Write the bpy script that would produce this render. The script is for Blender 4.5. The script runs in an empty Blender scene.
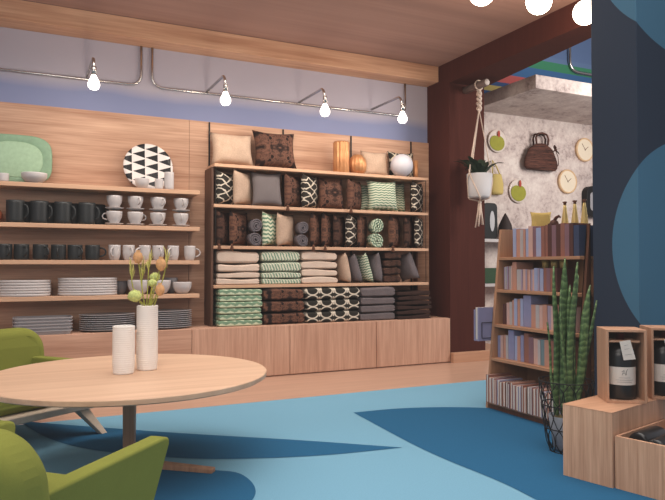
import bpy, bmesh, math, random
from mathutils import Vector, Matrix, Euler
random.seed(7)
PI = math.pi
sc = bpy.context.scene
COL = sc.collection
ORD = ['first','second','third','fourth','fifth','sixth','seventh','eighth','ninth','tenth','eleventh','twelfth',
       'thirteenth','fourteenth','fifteenth','sixteenth','seventeenth','eighteenth','nineteenth','twentieth',
       'twenty-first','twenty-second','twenty-third','twenty-fourth','twenty-fifth','twenty-sixth','twenty-seventh','twenty-eighth','twenty-ninth','thirtieth']

# ------------------------------------------------------------------ camera and measuring helpers
FPX = 646.0
YAW = math.radians(25.6)
PITCH = math.atan(15/646)
CAMZ = 0.986
sY, cY, sP, cP = math.sin(YAW), math.cos(YAW), math.sin(PITCH), math.cos(PITCH)
FWD = Vector((sY*cP, cY*cP, sP)); RGT = Vector((cY, -sY, 0)); UPV = Vector((-sY*sP, -cY*sP, cP))
EYE = Vector((0, 0, CAMZ))
def ray(px, py): return FWD + RGT*((px-332.5)/FPX) - UPV*((py-250)/FPX)
def onY(px, py, Y):
    r = ray(px, py); return EYE + r*(Y/r.y)
def onX(px, py, X):
    r = ray(px, py); return EYE + r*(X/r.x)
def onZ(px, py, z):
    r = ray(px, py); return EYE + r*((z-CAMZ)/r.z)
def G(d, lat): return (sY*d+cY*lat, cY*d-sY*lat)

cam = bpy.data.cameras.new('camera'); camo = bpy.data.objects.new('camera', cam); COL.objects.link(camo)
M = Matrix((RGT, UPV, -FWD)).transposed().to_4x4(); M.translation = EYE
camo.matrix_world = M
cam.sensor_width = 36; cam.lens = 36*FPX/665; cam.clip_start = 0.05
sc.camera = camo

# ------------------------------------------------------------------ materials
def lin(c):
    return tuple(((v/255)/12.92 if v/255 <= 0.04045 else ((v/255+0.055)/1.055)**2.4) for v in c)+(1,)
class N:
    def __init__(s, name):
        s.m = bpy.data.materials.new(name); s.m.use_nodes = True
        s.t = s.m.node_tree; s.n = s.t.nodes; s.l = s.t.links
        s.b = s.n['Principled BSDF']
    def add(s, typ, **kw):
        n = s.n.new(typ)
        for k, v in kw.items(): setattr(n, k, v)
        return n
    def put(s, inp, v):
        if hasattr(v, 'links') or isinstance(v, bpy.types.NodeSocket): s.l.new(v, inp)
        else: inp.default_value = v
    def math(s, op, a, b=None, c=None):
        n = s.add('ShaderNodeMath', operation=op)
        s.put(n.inputs[0], a)
        if b is not None: s.put(n.inputs[1], b)
        if c is not None: s.put(n.inputs[2], c)
        return n.outputs[0]
    def pos(s): return s.add('ShaderNodeNewGeometry').outputs['Position']
    def obj(s): return s.add('ShaderNodeTexCoord').outputs['Object']
    def sep(s, v):
        n = s.add('ShaderNodeSeparateXYZ'); s.l.new(v, n.inputs[0]); return n.outputs
    def comb(s, x, y, z):
        n = s.add('ShaderNodeCombineXYZ')
        s.put(n.inputs[0], x); s.put(n.inputs[1], y); s.put(n.inputs[2], z); return n.outputs[0]
    def mapv(s, v, scale, rot=(0,0,0)):
        n = s.add('ShaderNodeMapping'); s.l.new(v, n.inputs['Vector'])
        n.inputs['Scale'].default_value = scale; n.inputs['Rotation'].default_value = rot; return n.outputs[0]
    def noise(s, v, scale, detail=3, rough=.55):
        n = s.add('ShaderNodeTexNoise'); s.l.new(v, n.inputs['Vector'])
        n.inputs['Scale'].default_value = scale; n.inputs['Detail'].default_value = detail; n.inputs['Roughness'].default_value = rough
        return n.outputs['Fac']
    def voro(s, v, scale, feature='F1'):
        n = s.add('ShaderNodeTexVoronoi', feature=feature); s.l.new(v, n.inputs['Vector']); n.inputs['Scale'].default_value = scale
        return n.outputs['Distance']
    def ramp(s, f, stops, interp='LINEAR'):
        n = s.add('ShaderNodeValToRGB'); n.color_ramp.interpolation = interp
        e = n.color_ramp.elements
        while len(e) < len(stops): e.new(0.5)
        for k, (p, c) in enumerate(stops): e[k].position = p; e[k].color = c
        s.put(n.inputs[0], f); return n.outputs['Color']
    def mix(s, f, a, b):
        n = s.add('ShaderNodeMix', data_type='RGBA'); s.put(n.inputs[0], f); s.put(n.inputs[6], a); s.put(n.inputs[7], b)
        return n.outputs[2]
    def base(s, c, rough=.6, metal=0, spec=.3):
        s.put(s.b.inputs['Base Color'], c); s.put(s.b.inputs['Roughness'], rough); s.put(s.b.inputs['Metallic'], metal)
        s.b.inputs['Specular IOR Level'].default_value = spec
        return s
    def bump(s, h, strength=.3, dist=.01):
        n = s.add('ShaderNodeBump'); n.inputs['Strength'].default_value = strength; n.inputs['Distance'].default_value = dist
        s.l.new(h, n.inputs['Height']); s.l.new(n.outputs[0], s.b.inputs['Normal']); return s
def plain(name, c, rough=.6, metal=0, spec=.3, var=.08, scale=30):
    k = N(name); c0 = lin(c)
    lo = tuple(v*(1-var) for v in c0[:3])+(1,); hi = tuple(min(1, v*(1+var)) for v in c0[:3])+(1,)
    k.base(k.ramp(k.noise(k.obj(), scale), [(.3, lo), (.7, hi)]), rough, metal, spec)
    return k.m
def wood(name, c1, c2, axis='x', rough=.5, scale=1.0, spec=.25, contrast=1.0):
    k = N(name); p = k.pos()
    a = {'x': (.9, 16, 16), 'y': (16, .9, 16), 'z': (16, 16, .9)}[axis]
    b = {'x': (2.2, 70, 70), 'y': (70, 2.2, 70), 'z': (70, 70, 2.2)}[axis]
    n1 = k.noise(k.mapv(p, tuple(v*scale for v in a)), 1.0, 4, .6)
    n2 = k.noise(k.mapv(p, tuple(v*scale for v in b)), 1.0, 2, .5)
    f = k.math('ADD', k.math('MULTIPLY', n1, .62), k.math('MULTIPLY', n2, .38))
    w = .17/contrast
    col = k.ramp(f, [(.5-w, lin(c1)), (.5+w, lin(c2))])
    k.base(col, rough, 0, spec).bump(n2, .08, .003)
    return k.m
def fabric(name, c, var=.18, scale=120, bump=.25, rough=.9):
    k = N(name); c0 = lin(c); n = k.noise(k.obj(), scale, 3); n2 = k.noise(k.obj(), 14, 2)
    lo = tuple(v*(1-var) for v in c0[:3])+(1,); hi = tuple(min(1, v*(1+var)) for v in c0[:3])+(1,)
    k.base(k.ramp(k.math('ADD', k.math('MULTIPLY', n, .6), k.math('MULTIPLY', n2, .4)), [(.3, lo), (.7, hi)]), rough, 0, .1).bump(n, bump, .004)
    return k.m
def emis(name, c, s):
    k = N(name); k.base((.9,.9,.9,1), .4)
    k.b.inputs['Emission Color'].default_value = lin(c); k.b.inputs['Emission Strength'].default_value = s
    return k.m
def fold_frac(k, v):          # triangle wave 0..1..0
    return k.math('PINGPONG', v, 1.0)
def wavy(name, ca, cb, fz, fx, amp, duty=.5):
    k = N(name); o = k.sep(k.obj())
    tri = fold_frac(k, k.math('MULTIPLY', k.math('ADD', o[0], o[1]), fx*2))
    v = k.math('FRACT', k.math('ADD', k.math('MULTIPLY', o[2], fz), k.math('MULTIPLY', tri, amp)))
    n = k.noise(k.obj(), 90, 2)
    v2 = k.math('ADD', v, k.math('MULTIPLY', k.math('SUBTRACT', n, .5), .22))
    k.base(k.ramp(v2, [(0, lin(ca)), (duty-.06, lin(ca)), (duty+.06, lin(cb)), (.95, lin(cb)), (1, lin(ca))]), .9, 0, .1).bump(n, .2, .004)
    return k.m
def stripes(name, ca, cb, f, ax='s'):   # stripes across folded towel, slanted
    k = N(name); o = k.sep(k.obj())
    t = k.math('ADD', k.math('MULTIPLY', k.math('ADD', o[0], o[1]), f), k.math('MULTIPLY', o[2], f*.35))
    n = k.noise(k.obj(), 40, 2)
    v = k.math('FRACT', k.math('ADD', t, k.math('MULTIPLY', n, .8)))
    k.base(k.ramp(v, [(.0, lin(ca)), (.42, lin(ca)), (.55, lin(cb)), (.9, lin(cb)), (1, lin(ca))]), .9, 0, .1)
    return k.m
def lattice(name, bg, ln, fx, fz, w, wob=.0):
    k = N(name); o = k.sep(k.obj())
    xx = k.math('MULTIPLY', k.math('ADD', o[0], k.math('MULTIPLY', o[1], .3)), fx); zz = k.math('MULTIPLY', o[2], fz)
    n = k.noise(k.obj(), 25, 1)
    wv = k.math('MULTIPLY', k.math('SINE', k.math('MULTIPLY', zz, 2*PI)), wob)
    wv = k.math('ADD', wv, k.math('MULTIPLY', k.math('SUBTRACT', n, .5), .35))
    xx = k.math('ADD', xx, wv)
    a = k.math('ABSOLUTE', k.math('SINE', k.math('MULTIPLY', k.math('ADD', xx, zz), PI)))
    b = k.math('ABSOLUTE', k.math('SINE', k.math('MULTIPLY', k.math('SUBTRACT', xx, zz), PI)))
    m = k.math('MINIMUM', a, b)
    k.base(k.ramp(m, [(0, lin(ln)), (w, lin(ln)), (w+.1, lin(bg)), (1, lin(bg))]), .9, 0, .1).bump(k.noise(k.obj(), 120), .2, .004)
    return k.m
def ogee(name, bg, ln, fx, fz):          # rounded medallions with vertical bars, as on the folded throws
    k = N(name); o = k.sep(k.obj())
    xx = k.math('SUBTRACT', k.math('FRACT', k.math('MULTIPLY', o[0], fx)), .5)
    zz = k.math('SUBTRACT', k.math('FRACT', k.math('ADD', k.math('MULTIPLY', o[2], fz), .5)), .5)
    r = k.math('SQRT', k.math('ADD', k.math('MULTIPLY', k.math('MULTIPLY', xx, xx), 1.1), k.math('MULTIPLY', k.math('MULTIPLY', zz, zz), .8)))
    ring = k.math('ABSOLUTE', k.math('SUBTRACT', r, .42))
    bar = k.math('ADD', k.math('SUBTRACT', .5, k.math('ABSOLUTE', xx)), k.math('MULTIPLY', k.math('GREATER_THAN', k.math('ABSOLUTE', zz), .3), .2))
    m = k.math('MINIMUM', ring, bar)
    k.base(k.ramp(m, [(0, lin(ln)), (.035, lin(ln)), (.07, lin(bg)), (1, lin(bg))]), .9, 0, .1)
    return k.m
def damask(name, dark, light, s=1.0):
    k = N(name); o = k.sep(k.obj())
    x = k.math('ABSOLUTE', k.math('ADD', o[0], k.math('MULTIPLY', o[1], .4))); z = k.math('ABSOLUTE', o[2])
    v = k.comb(x, 0, z)
    big = k.voro(v, 13*s); fine = k.noise(v, 60*s, 3, .7); mid = k.voro(v, 34*s)
    f = k.math('ADD', k.math('MULTIPLY', big, 1.0), k.math('ADD', k.math('MULTIPLY', k.math('SUBTRACT', fine, .5), .75), k.math('MULTIPLY', k.math('SUBTRACT', mid, .35), .55)))
    mid_c = tuple((a*.6+b*.4) for a, b in zip(dark, light))
    k.base(k.ramp(f, [(.27, lin(dark)), (.34, lin(light)), (.46, lin(mid_c)), (.55, lin(light)), (.68, lin(mid_c)), (.8, lin(dark))]), .9, 0, .08).bump(fine, .3, .006)
    return k.m
# ------------------------------------------------------------------ mesh helpers
class MB:
    def __init__(s): s.v = []; s.f = []; s.mi = []; s.sm = []
    def add(s, vs, fs, mi=0, smooth=False):
        b = len(s.v); s.v += [tuple(v) for v in vs]
        for f in fs: s.f.append(tuple(b+i for i in f)); s.mi.append(mi); s.sm.append(smooth)
        return s
    def xf(s, M): s.v = [tuple(M @ Vector(v)) for v in s.v]; return s
    def join(s, o):
        b = len(s.v); s.v += o.v; s.f += [tuple(b+i for i in f) for f in o.f]; s.mi += o.mi; s.sm += o.sm; return s
    def zmin(s): return min(v[2] for v in s.v)
    def mesh(s, name, mats, bevel=0, seg=2):
        me = bpy.data.meshes.new(name); me.from_pydata(s.v, [], s.f)
        for m in (mats if isinstance(mats, (list, tuple)) else [mats]): me.materials.append(m)
        for p, a, b in zip(me.polygons, s.mi, s.sm): p.material_index = a; p.use_smooth = b
        bm = bmesh.new(); bm.from_mesh(me)
        bmesh.ops.remove_doubles(bm, verts=bm.verts, dist=1e-6)
        bmesh.ops.recalc_face_normals(bm, faces=bm.faces)
        if bevel:
            es = [e for e in bm.edges if len(e.link_faces) == 2 and e.calc_face_angle(0) > .5]
            r = bmesh.ops.bevel(bm, geom=es, offset=bevel, segments=seg, profile=.5, affect='EDGES', clamp_overlap=True)
            for f in r['faces']: f.smooth = True
        bm.to_mesh(me); bm.free(); return me
def box(x0, x1, y0, y1, z0, z1, mi=0):
    v = [(x, y, z) for z in (z0, z1) for y in (y0, y1) for x in (x0, x1)]
    return MB().add(v, [(0,2,3,1),(4,5,7,6),(0,1,5,4),(2,6,7,3),(0,4,6,2),(1,3,7,5)], mi)
def prism(pts, a0, a1, axis='y', mi=0, smooth=False):
    """polygon pts extruded along axis: 'y' pts=(x,z); 'x' pts=(y,z); 'z' pts=(x,y)"""
    def P(p, a): return {'y': (p[0], a, p[1]), 'x': (a, p[0], p[1]), 'z': (p[0], p[1], a)}[axis]
    n = len(pts); v = [P(p, a0) for p in pts]+[P(p, a1) for p in pts]
    m = MB().add(v, [tuple(range(n)), tuple(range(2*n-1, n-1, -1))], mi)
    m.f += [(i, (i+1) % n, n+(i+1) % n, n+i) for i in range(n)]; m.mi += [mi]*n; m.sm += [smooth]*n
    return m
def lathe(prof, n=24, mi=0, smooth=True, ripple=0, lobes=0):
    v, f = [], []
    for r, z in prof:
        for i in range(n):
            a = 2*PI*i/n; rr = r*(1+ripple*math.cos(lobes*a)) if ripple else r
            v.append((rr*math.cos(a), rr*math.sin(a), z))
    for j in range(len(prof)-1):
        for i in range(n):
            f.append((j*n+i, j*n+(i+1) % n, (j+1)*n+(i+1) % n, (j+1)*n+i))
    m = MB().add(v, f, mi, smooth)
    for j in (0, len(prof)-1):
        if prof[j][0] > 1e-4: m.f.append(tuple(j*n+i for i in range(n))); m.mi.append(mi); m.sm.append(False)
    return m
def tube(path, r, n=8, mi=0, closed=False):
    path = [Vector(p) for p in path]; v, f = [], []; k = len(path)
    up = None
    for i, p in enumerate(path):
        if closed: t = path[(i+1) % k]-path[i-1]
        else: t = path[min(i+1, k-1)]-path[max(i-1, 0)]
        t.normalize()
        if up is None: up = t.orthogonal().normalized()
        up = (up-t*up.dot(t)); up = up.normalized() if up.length > 1e-6 else t.orthogonal().normalized()
        w = t.cross(up); rr = r[i] if isinstance(r, (list, tuple)) else r
        for j in range(n):
            a = 2*PI*j/n; v.append(p+up*(math.cos(a)*rr)+w*(math.sin(a)*rr))
    for i in range(k if closed else k-1):
        for j in range(n):
            a, b = i*n, ((i+1) % k)*n
            f.append((a+j, a+(j+1) % n, b+(j+1) % n, b+j))
    m = MB().add(v, f, mi, True)
    if not closed:
        m.f += [tuple(range(n)), tuple((k-1)*n+j for j in range(n))]; m.mi += [mi]*2; m.sm += [False]*2
    return m
def round_path(pts, r, n=5):
    pts = [Vector(p) for p in pts]; out = [pts[0]]
    for i in range(1, len(pts)-1):
        a, b, c = pts[i-1], pts[i], pts[i+1]
        u = (a-b).normalized()*r; w = (c-b).normalized()*r
        for k in range(n+1):
            t = k/n; out.append((b+u)*(1-t)**2 + b*2*t*(1-t) + (b+w)*t*t)
    return out+[pts[-1]]
def sphere(r, n=20, m=12, sx=1, sy=1, sz=1, c=(0,0,0), mi=0):
    prof = [(max(r*math.sin(PI*j/m), 0), -r*math.cos(PI*j/m)) for j in range(m+1)]
    o = lathe([(max(a, 1e-5), z) for a, z in prof], n, mi)
    o.v = [(x*sx+c[0], y*sy+c[1], z*sz+c[2]) for x, y, z in o.v]; return o
def cushion(w, h, t, n=12, seed=0):
    """pillow in the XZ plane, thickness along Y, base at z=-h/2, pointed corners"""
    rnd = random.Random(seed); v, f = [], []
    ph = rnd.uniform(0, 6)
    def P(i, j, s):
        a, b = 2*i/n-1, 2*j/n-1
        pin = .11
        x = a*(1-pin*(1-b*b)*abs(a)**3)*w/2; z = b*(1-pin*(1-a*a)*abs(b)**3)*h/2
        e = max(0, (1-abs(a)**3.2)*(1-abs(b)**3.2))**.5
        y = s*(e*t/2*(1+.08*math.sin(5*a+ph)*math.sin(4*b+ph)))
        return (x, y, z)
    for s in (1, -1):
        b0 = len(v)
        for j in range(n+1):
            for i in range(n+1): v.append(P(i, j, s))
        for j in range(n):
            for i in range(n):
                q = (b0+j*(n+1)+i, b0+j*(n+1)+i+1, b0+(j+1)*(n+1)+i+1, b0+(j+1)*(n+1)+i)
                f.append(q if s < 0 else q[::-1])
    return MB().add(v, f, 0, True)
def towel(w, d, t, seed=0, wob=.006):
    """folded textile: rounded slab, fold rounded on -X, a crease line round its middle; base at z=0"""
    rnd = random.Random(seed); n = 14; v, f = [], []
    ph = [rnd.uniform(0, 6) for _ in range(4)]
    prof = []                                          # closed section in XZ
    r = t/2
    left = [(-w/2+r*.8-r*.8*abs(math.sin(PI*k/6))**.6, r-r*math.copysign(abs(math.cos(PI*k/6))**.6, math.cos(PI*k/6))) for k in range(7)]          # bottom to top round the fold
    mids_top = [(-w/2+r+(w-1.6*r)*k/8, t) for k in range(1, 8)]
    right = [(w/2-.25*r, t*.97), (w/2, t*.8), (w/2+.002, t*.58), (w/2-.02*1, t*.5), (w/2, t*.42), (w/2, t*.2), (w/2-.25*r, t*.03)]
    mids_bot = [(w/2-.6*r-(w-1.6*r)*k/8, 0) for k in range(1, 8)]
    prof = left+mids_top+right+mids_bot; m = len(prof)
    ys = [-d/2, -d/2+.12*t, -d/2+.4*t]+[(-d/2+.4*t)+(d-.8*t)*k/4 for k in range(1, 4)]+[d/2-.4*t, d/2]
    sc_ = [.0, .86, 1, 1, 1, 1, 1, .9]
    for y, s in zip(ys, sc_):
        for x, z in prof:
            s2 = .62 if s == 0 else s
            zz = t/2+(z-t/2)*s2
            if s == 0 and abs(z-t/2) < .15*t: pass
            wv = wob*math.sin(x*14+ph[0]+y*9)*(1 if z > t*.5 else .3)
            v.append((x*(1-.012*(1-s2)), y, max(0.0, zz+max(-.4*t, min(.4*t, wv))*(.6 if z > t*.5 else 0))))
    k = len(ys)
    for i in range(k-1):
        for j in range(m): f.append((i*m+j, i*m+(j+1) % m, (i+1)*m+(j+1) % m, (i+1)*m+j))
    mb = MB().add(v, f, 0, True)
    mb.f += [tuple(range(m)), tuple((k-1)*m+j for j in range(m))]; mb.mi += [0, 0]; mb.sm += [False, False]
    return mb
def roll(r, d, turns=3):
    """rolled towel: axis along Y, spiral of cloth visible at the front end"""
    mb = MB(); n = 60; th = r/turns*.82; v, f = [], []
    pts_o = []; pts_i = []
    for k in range(n+1):
        a = 2*PI*turns*k/n; rr = r*(.12+.88*k/n)
        rr = min(rr, r-th/2)
        pts_o.append(((rr+th/2)*math.cos(a), (rr+th/2)*math.sin(a))); pts_i.append((max(rr-th/2, .002)*math.cos(a), max(rr-th/2, .002)*math.sin(a)))
    bul = .012
    for y, e in ((-d/2, .75), (-d/2+bul, 1), (d/2, 1)):
        for (ox, oz), (ix, iz) in zip(pts_o, pts_i):
            mx, mz = (ox+ix)/2, (oz+iz)/2
            v.append((mx+(ox-mx)*e, y, mz+(oz-mz)*e)); v.append((mx+(ix-mx)*e, y, mz+(iz-mz)*e))
    q = 2*(n+1)
    for L in (0, 1):
        for k in range(n):
            a = L*q+2*k; b = a+q
            f.append((a, a+2, b+2, b)); f.append((a+1, b+1, b+3, a+3))
    for k in range(n):
        f.append((2*k, 2*k+1, 2*k+3, 2*k+2)); f.append((2*q+2*k, 2*q+2*k+2, 2*q+2*k+3, 2*q+2*k+1))
    return mb.add(v, f, 0, True)
def disc_rim(n): return [(math.cos(2*PI*i/n), math.sin(2*PI*i/n)) for i in range(n)]

# ------------------------------------------------------------------ objects
def link(name, me, parent=None, loc=(0,0,0), M=None):
    o = bpy.data.objects.new(name, me); COL.objects.link(o)
    if M is not None: o.matrix_world = M
    else: o.location = loc
    if parent is not None: o.parent = parent
    return o
def obj(name, mb, mats, parent=None, bevel=0, seg=2, loc=(0,0,0), M=None):
    return link(name, mb.mesh(name, mats, bevel, seg), parent, loc, M)
def tag(o, label, cat, group=None):
    o['label'] = label; o['category'] = cat
    if group: o['group'] = group
    return o
def thing(name, label, cat, loc=(0,0,0), rz=0, group=None):
    o = bpy.data.objects.new(name, None); COL.objects.link(o); o.empty_display_size = .1
    o.location = loc; o.rotation_euler = (0, 0, rz)
    return tag(o, label, cat, group)
def dup(root, loc, rz=0, label=None, group=None, tilt=None):
    r = root.copy(); COL.objects.link(r); r.location = loc; r.rotation_euler = (tilt or 0, 0, rz)
    if label: r['label'] = label
    if group: r['group'] = group
    for ch in list(root.children):
        c = ch.copy(); COL.objects.link(c); c.parent = r
        for g in list(ch.children):
            d = g.copy(); COL.objects.link(d); d.parent = c
    return r
def struct(name, mb, mats, bevel=0, parent=None):
    o = obj(name, mb, mats, parent, bevel)
    if parent is None: o['kind'] = 'structure'
    return o
# ------------------------------------------------------------------ materials used
m_panel = wood('oak_panel', (158,116,92), (206,168,142), 'x')
m_shelf = wood('oak_shelf', (184,144,116), (216,178,148), 'x', contrast=.8)
m_beam = wood('oak_beam', (178,128,98), (214,170,138), 'x')
m_cab = wood('oak_cabinet', (172,130,108), (212,172,148), 'z', contrast=.85, scale=1.7)
m_cabx = wood('oak_bench', (170,128,106), (210,170,146), 'x')
m_table = wood('oak_table', (192,154,126), (220,186,158), 'x', contrast=.7, scale=.8)
m_woodz = wood('oak_platform', (184,138,108), (224,180,148), 'z', scale=1.9)
m_woodx = wood('oak_platform_top', (170,126,98), (205,160,130), 'x', contrast=.7)
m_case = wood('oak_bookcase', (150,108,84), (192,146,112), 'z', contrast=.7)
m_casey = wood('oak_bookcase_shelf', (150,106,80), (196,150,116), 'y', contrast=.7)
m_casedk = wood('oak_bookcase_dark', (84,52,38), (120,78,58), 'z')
m_leg = wood('oak_leg', (150,108,84), (190,146,116), 'z')
m_pale = wood('bleached_wood', (206,186,166), (230,212,192), 'x', contrast=.6)
m_woodfloor = wood('oak_floor', (170,134,114), (200,164,142), 'x', rough=.28, spec=.5, contrast=.7)
m_red = wood('red_brown_stain', (66,34,29), (80,43,36), 'z', rough=.8, spec=.05, scale=1.4, contrast=.6)
m_dark_panel = wood('dark_stain', (84,60,48), (104,76,62), 'z', rough=.7)
m_carpet = plain('carpet_pale_blue', (112,158,182), .95, 0, .05, .05, 150)
m_carpet2 = plain('carpet_deep_blue', (38,90,126), .95, 0, .05, .05, 150)
m_chrome = plain('brushed_chrome', (200,196,192), .25, 1.0, .5, .03)
m_black = plain('black_metal', (24,23,24), .5, .2, .3)
m_white = plain('white_glaze', (190,184,183), .45, 0, .35, .02)
m_grey_glaze = plain('grey_glaze', (150,148,152), .45, 0, .4, .03)
m_dkgrey_glaze = plain('dark_grey_glaze', (96,94,98), .5, 0, .3, .03)
m_blackware = plain('matt_black_glaze', (40,42,43), .45, 0, .35, .04)
m_bulb = emis('bulb_glow', (255,246,232), 9)
m_globe = emis('globe_glow', (255,238,215), 12)

# ------------------------------------------------------------------ the setting
YW, XR, ZC = 5.8, 3.91, 3.065
def spline(pts, n=10):
    out = []; k = len(pts)
    for i in range(k):
        p0, p1, p2, p3 = [pts[(i+j-1) % k] for j in range(4)]
        c1 = p1[2:] == ('c',); c2 = p2[2:] == ('c',)
        m1 = (0, 0) if c1 else ((p2[0]-p0[0])/2, (p2[1]-p0[1])/2)
        m2 = (0, 0) if c2 else ((p3[0]-p1[0])/2, (p3[1]-p1[1])/2)
        if c1: m1 = (p2[0]-p1[0], p2[1]-p1[1])
        if c2: m2 = (p2[0]-p1[0], p2[1]-p1[1])
        for j in range(n):
            t = j/n; a, b, c, d = 2*t**3-3*t*t+1, t**3-2*t*t+t, -2*t**3+3*t*t, t**3-t*t
            out.append((a*p1[0]+b*m1[0]+c*p2[0]+d*m2[0], a*p1[1]+b*m1[1]+c*p2[1]+d*m2[1]))
    return out
def fpx(pts):
    r = []
    for p in pts:
        q = onZ(p[0], p[1], 0); r.append((q.x, q.y)+tuple(p[2:]))
    return r
fl = MB().add([(-5,-2.5,0),(9,-2.5,0),(9,4.45,0),(-5,4.45,0)], [(0,1,2,3)], 0)
shapes = [fpx([(18,421,'c'),(60,424.5),(132,430),(190,434),(300,440.5),(402,447.8,'c'),(330,455),(260,458.5),(190,458.6),(99,451),(50,439)]),
          fpx([(-10,520),(40,482),(100,472),(169,469.5),(213,470.5),(240,474),(255,488),(248,505),(200,540),(80,560)]),
          fpx([(353.5,412.8,'c'),(400,408.6),(451,407.4),(500,409),(560,415),(640,430),(690,470),(640,545),(545,504),(500,482),(423,449.5)])]
for s in shapes:
    q = spline(s); fl.add([(x, y, .002) for x, y in q], [tuple(range(len(q)))], 1)
struct('floor', fl, [m_carpet, m_carpet2])
struct('floor_back', MB().add([(-5,4.45,0.001),(9,4.45,0.001),(9,6.3,0.001),(-5,6.3,0.001)], [(0,1,2,3)]), m_woodfloor)

k = N('ceiling_boards'); p = k.pos()
n1 = k.noise(k.mapv(p, (.25, 5.5, 1)), 1.0, 2); n2 = k.noise(k.mapv(p, (.6, 22, 1)), 1.0, 2)
k.base(k.ramp(k.math('ADD', k.math('MULTIPLY', n1, .7), k.math('MULTIPLY', n2, .3)), [(.34, lin((146,114,104))), (.66, lin((164,129,117)))]), .7, 0, .2)
struct('ceiling', box(-5, XR, -2.5, YW, ZC, ZC+.1), k.m)

k = N('lavender_paint_lit_top'); z = k.sep(k.pos())[2]
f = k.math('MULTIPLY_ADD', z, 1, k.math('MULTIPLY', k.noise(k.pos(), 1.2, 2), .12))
k.base(k.ramp(k.math('SUBTRACT', f, 2.05), [(.45, lin((130,137,170))), (.55, lin((174,167,178)))]), .8, 0, .15)  # paler top stands in for light near the beam, painted into the colour
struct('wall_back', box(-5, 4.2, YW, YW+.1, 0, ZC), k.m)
xs = onY(189, 200, 5.77).x
struct('trim_1', box(-5, XR-.004, 5.58, YW, 2.9, ZC-.002), m_beam, .004)
struct('trim_2', box(-5, xs-.0015, 5.77, YW, .44, 2.29), m_panel)
struct('trim_3', box(xs+.0015, XR-.004, 5.77, YW, .44, 2.29), m_panel)
# red-brown pillar with the lintel running towards the camera over the opening
w = box(XR, 4.353, 5.4, 6.1, .1, 4.6)
w.join(prism([(XR, -2.5), (4.02, -2.5), (4.10, 2.6), (4.19, 3.85), (4.353, 5.4), (XR, 5.4)], 2.85, 4.6, 'z'))
struct('wall_right', w, m_red)
struct('trim_4', box(XR, 4.75, 5.345, 6.1, 0, .1), m_woodx, .003)
# niche behind the opening
k = N('concrete'); p = k.pos(); n = k.noise(p, 3.2, 6, .7); sp = k.noise(p, 26, 3, .7)
c = k.ramp(k.math('ADD', k.math('MULTIPLY', n, .7), k.math('MULTIPLY', sp, .3)), [(.36, lin((140,124,120))), (.47, lin((190,174,168))), (.62, lin((214,202,194)))])
k.base(c, .85, 0, .15).bump(sp, .2, .01)
m_conc = k.m
struct('wall_niche', box(4.2, 8.5, 6.1, 6.2, 0, 2.9), m_conc)
k = N('striped_paint'); z = k.sep(k.pos())[2]
st = [(2.5,(52,84,128)),(3.06,(186,166,96)),(3.135,(54,80,124)),(3.185,(186,88,84)),(3.29,(60,102,148)),(3.42,(60,130,96)),(3.535,(96,120,156)),(3.6,(92,114,152))]
k.base(k.ramp(k.math('DIVIDE', k.math('SUBTRACT', z, 2.5), 2.2), [((a-2.5)/2.2, lin(b)) for a, b in st], 'CONSTANT'), .7, 0, .2)
struct('wall_niche_upper', box(4.2, 8.5, 6.1, 6.2, 2.9, 4.6), k.m)
struct('concrete_slab', box(4.737, 8.5, 5.05, 6.1, 2.805, 2.948), m_conc, .004)
struct('ceiling_niche', box(4.36, 8.5, -2.5, 6.2, 4.6, 4.7), plain('niche_ceiling', (170,160,165)))
# blue column with pale circles wrapping its corner
k = N('column_paint'); o = k.sep(k.pos()); XC, YCo = 3.01, 2.44
s = k.math('SUBTRACT', k.math('SUBTRACT', o[0], XC), k.math('SUBTRACT', o[1], YCo))
def circ(s0, z0, r):
    a = k.math('SUBTRACT', s, s0); b = k.math('SUBTRACT', o[2], z0)
    return k.math('LESS_THAN', k.math('SQRT', k.math('ADD', k.math('MULTIPLY', a, a), k.math('MULTIPLY', b, b))), r)
mm = k.math('MAXIMUM', circ(.427, 1.096, .601), circ(.45, 2.904, .74))
k.base(k.mix(mm, lin((50,60,76)), lin((74,116,142))), .75, 0, .08)
struct('column', box(XC, 3.86, YCo, 2.752, 0, ZC-.001), k.m, .003)

# ------------------------------------------------------------------ low cabinets along the back wall
YC = 5.39; ZB = .45
ce = [onY(p, 345, YC).x for p in (192, 290, 376.5)]+[XR-.006]
which = ['beside the low bench, under green folded throws', 'in the middle, under black and white folded throws', 'against the red-brown pillar, under dark brown throws']
for i in range(3):
    a, b = ce[i]+.0015, ce[i+1]-.0015
    t = thing('base_cabinet', 'low oak cabinet with upright grain '+which[i], 'cabinet', ((a+b)/2, 5.59, 0), 0, 'low oak cabinets')
    hw = (b-a)/2
    obj('carcass', box(-hw, hw, -.18, .175, 0, ZB), m_cab, t, .0015)
    obj('door', box(-hw+.001, hw-.001, -.2, -.181, .012, ZB-.002), m_cab, t, .002)
t = thing('low_bench', 'long low oak bench with lengthwise grain under the tableware shelves', 'bench', (0, 5.59, 0))
obj('carcass', box(-2.6, ce[0]-.002, -.18, .175, 0, ZB), m_cabx, t, .0015)
obj('front_panel', box(-2.6, ce[0]-.003, -.2, -.181, .012, ZB-.002), m_cabx, t, .002)

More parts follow.
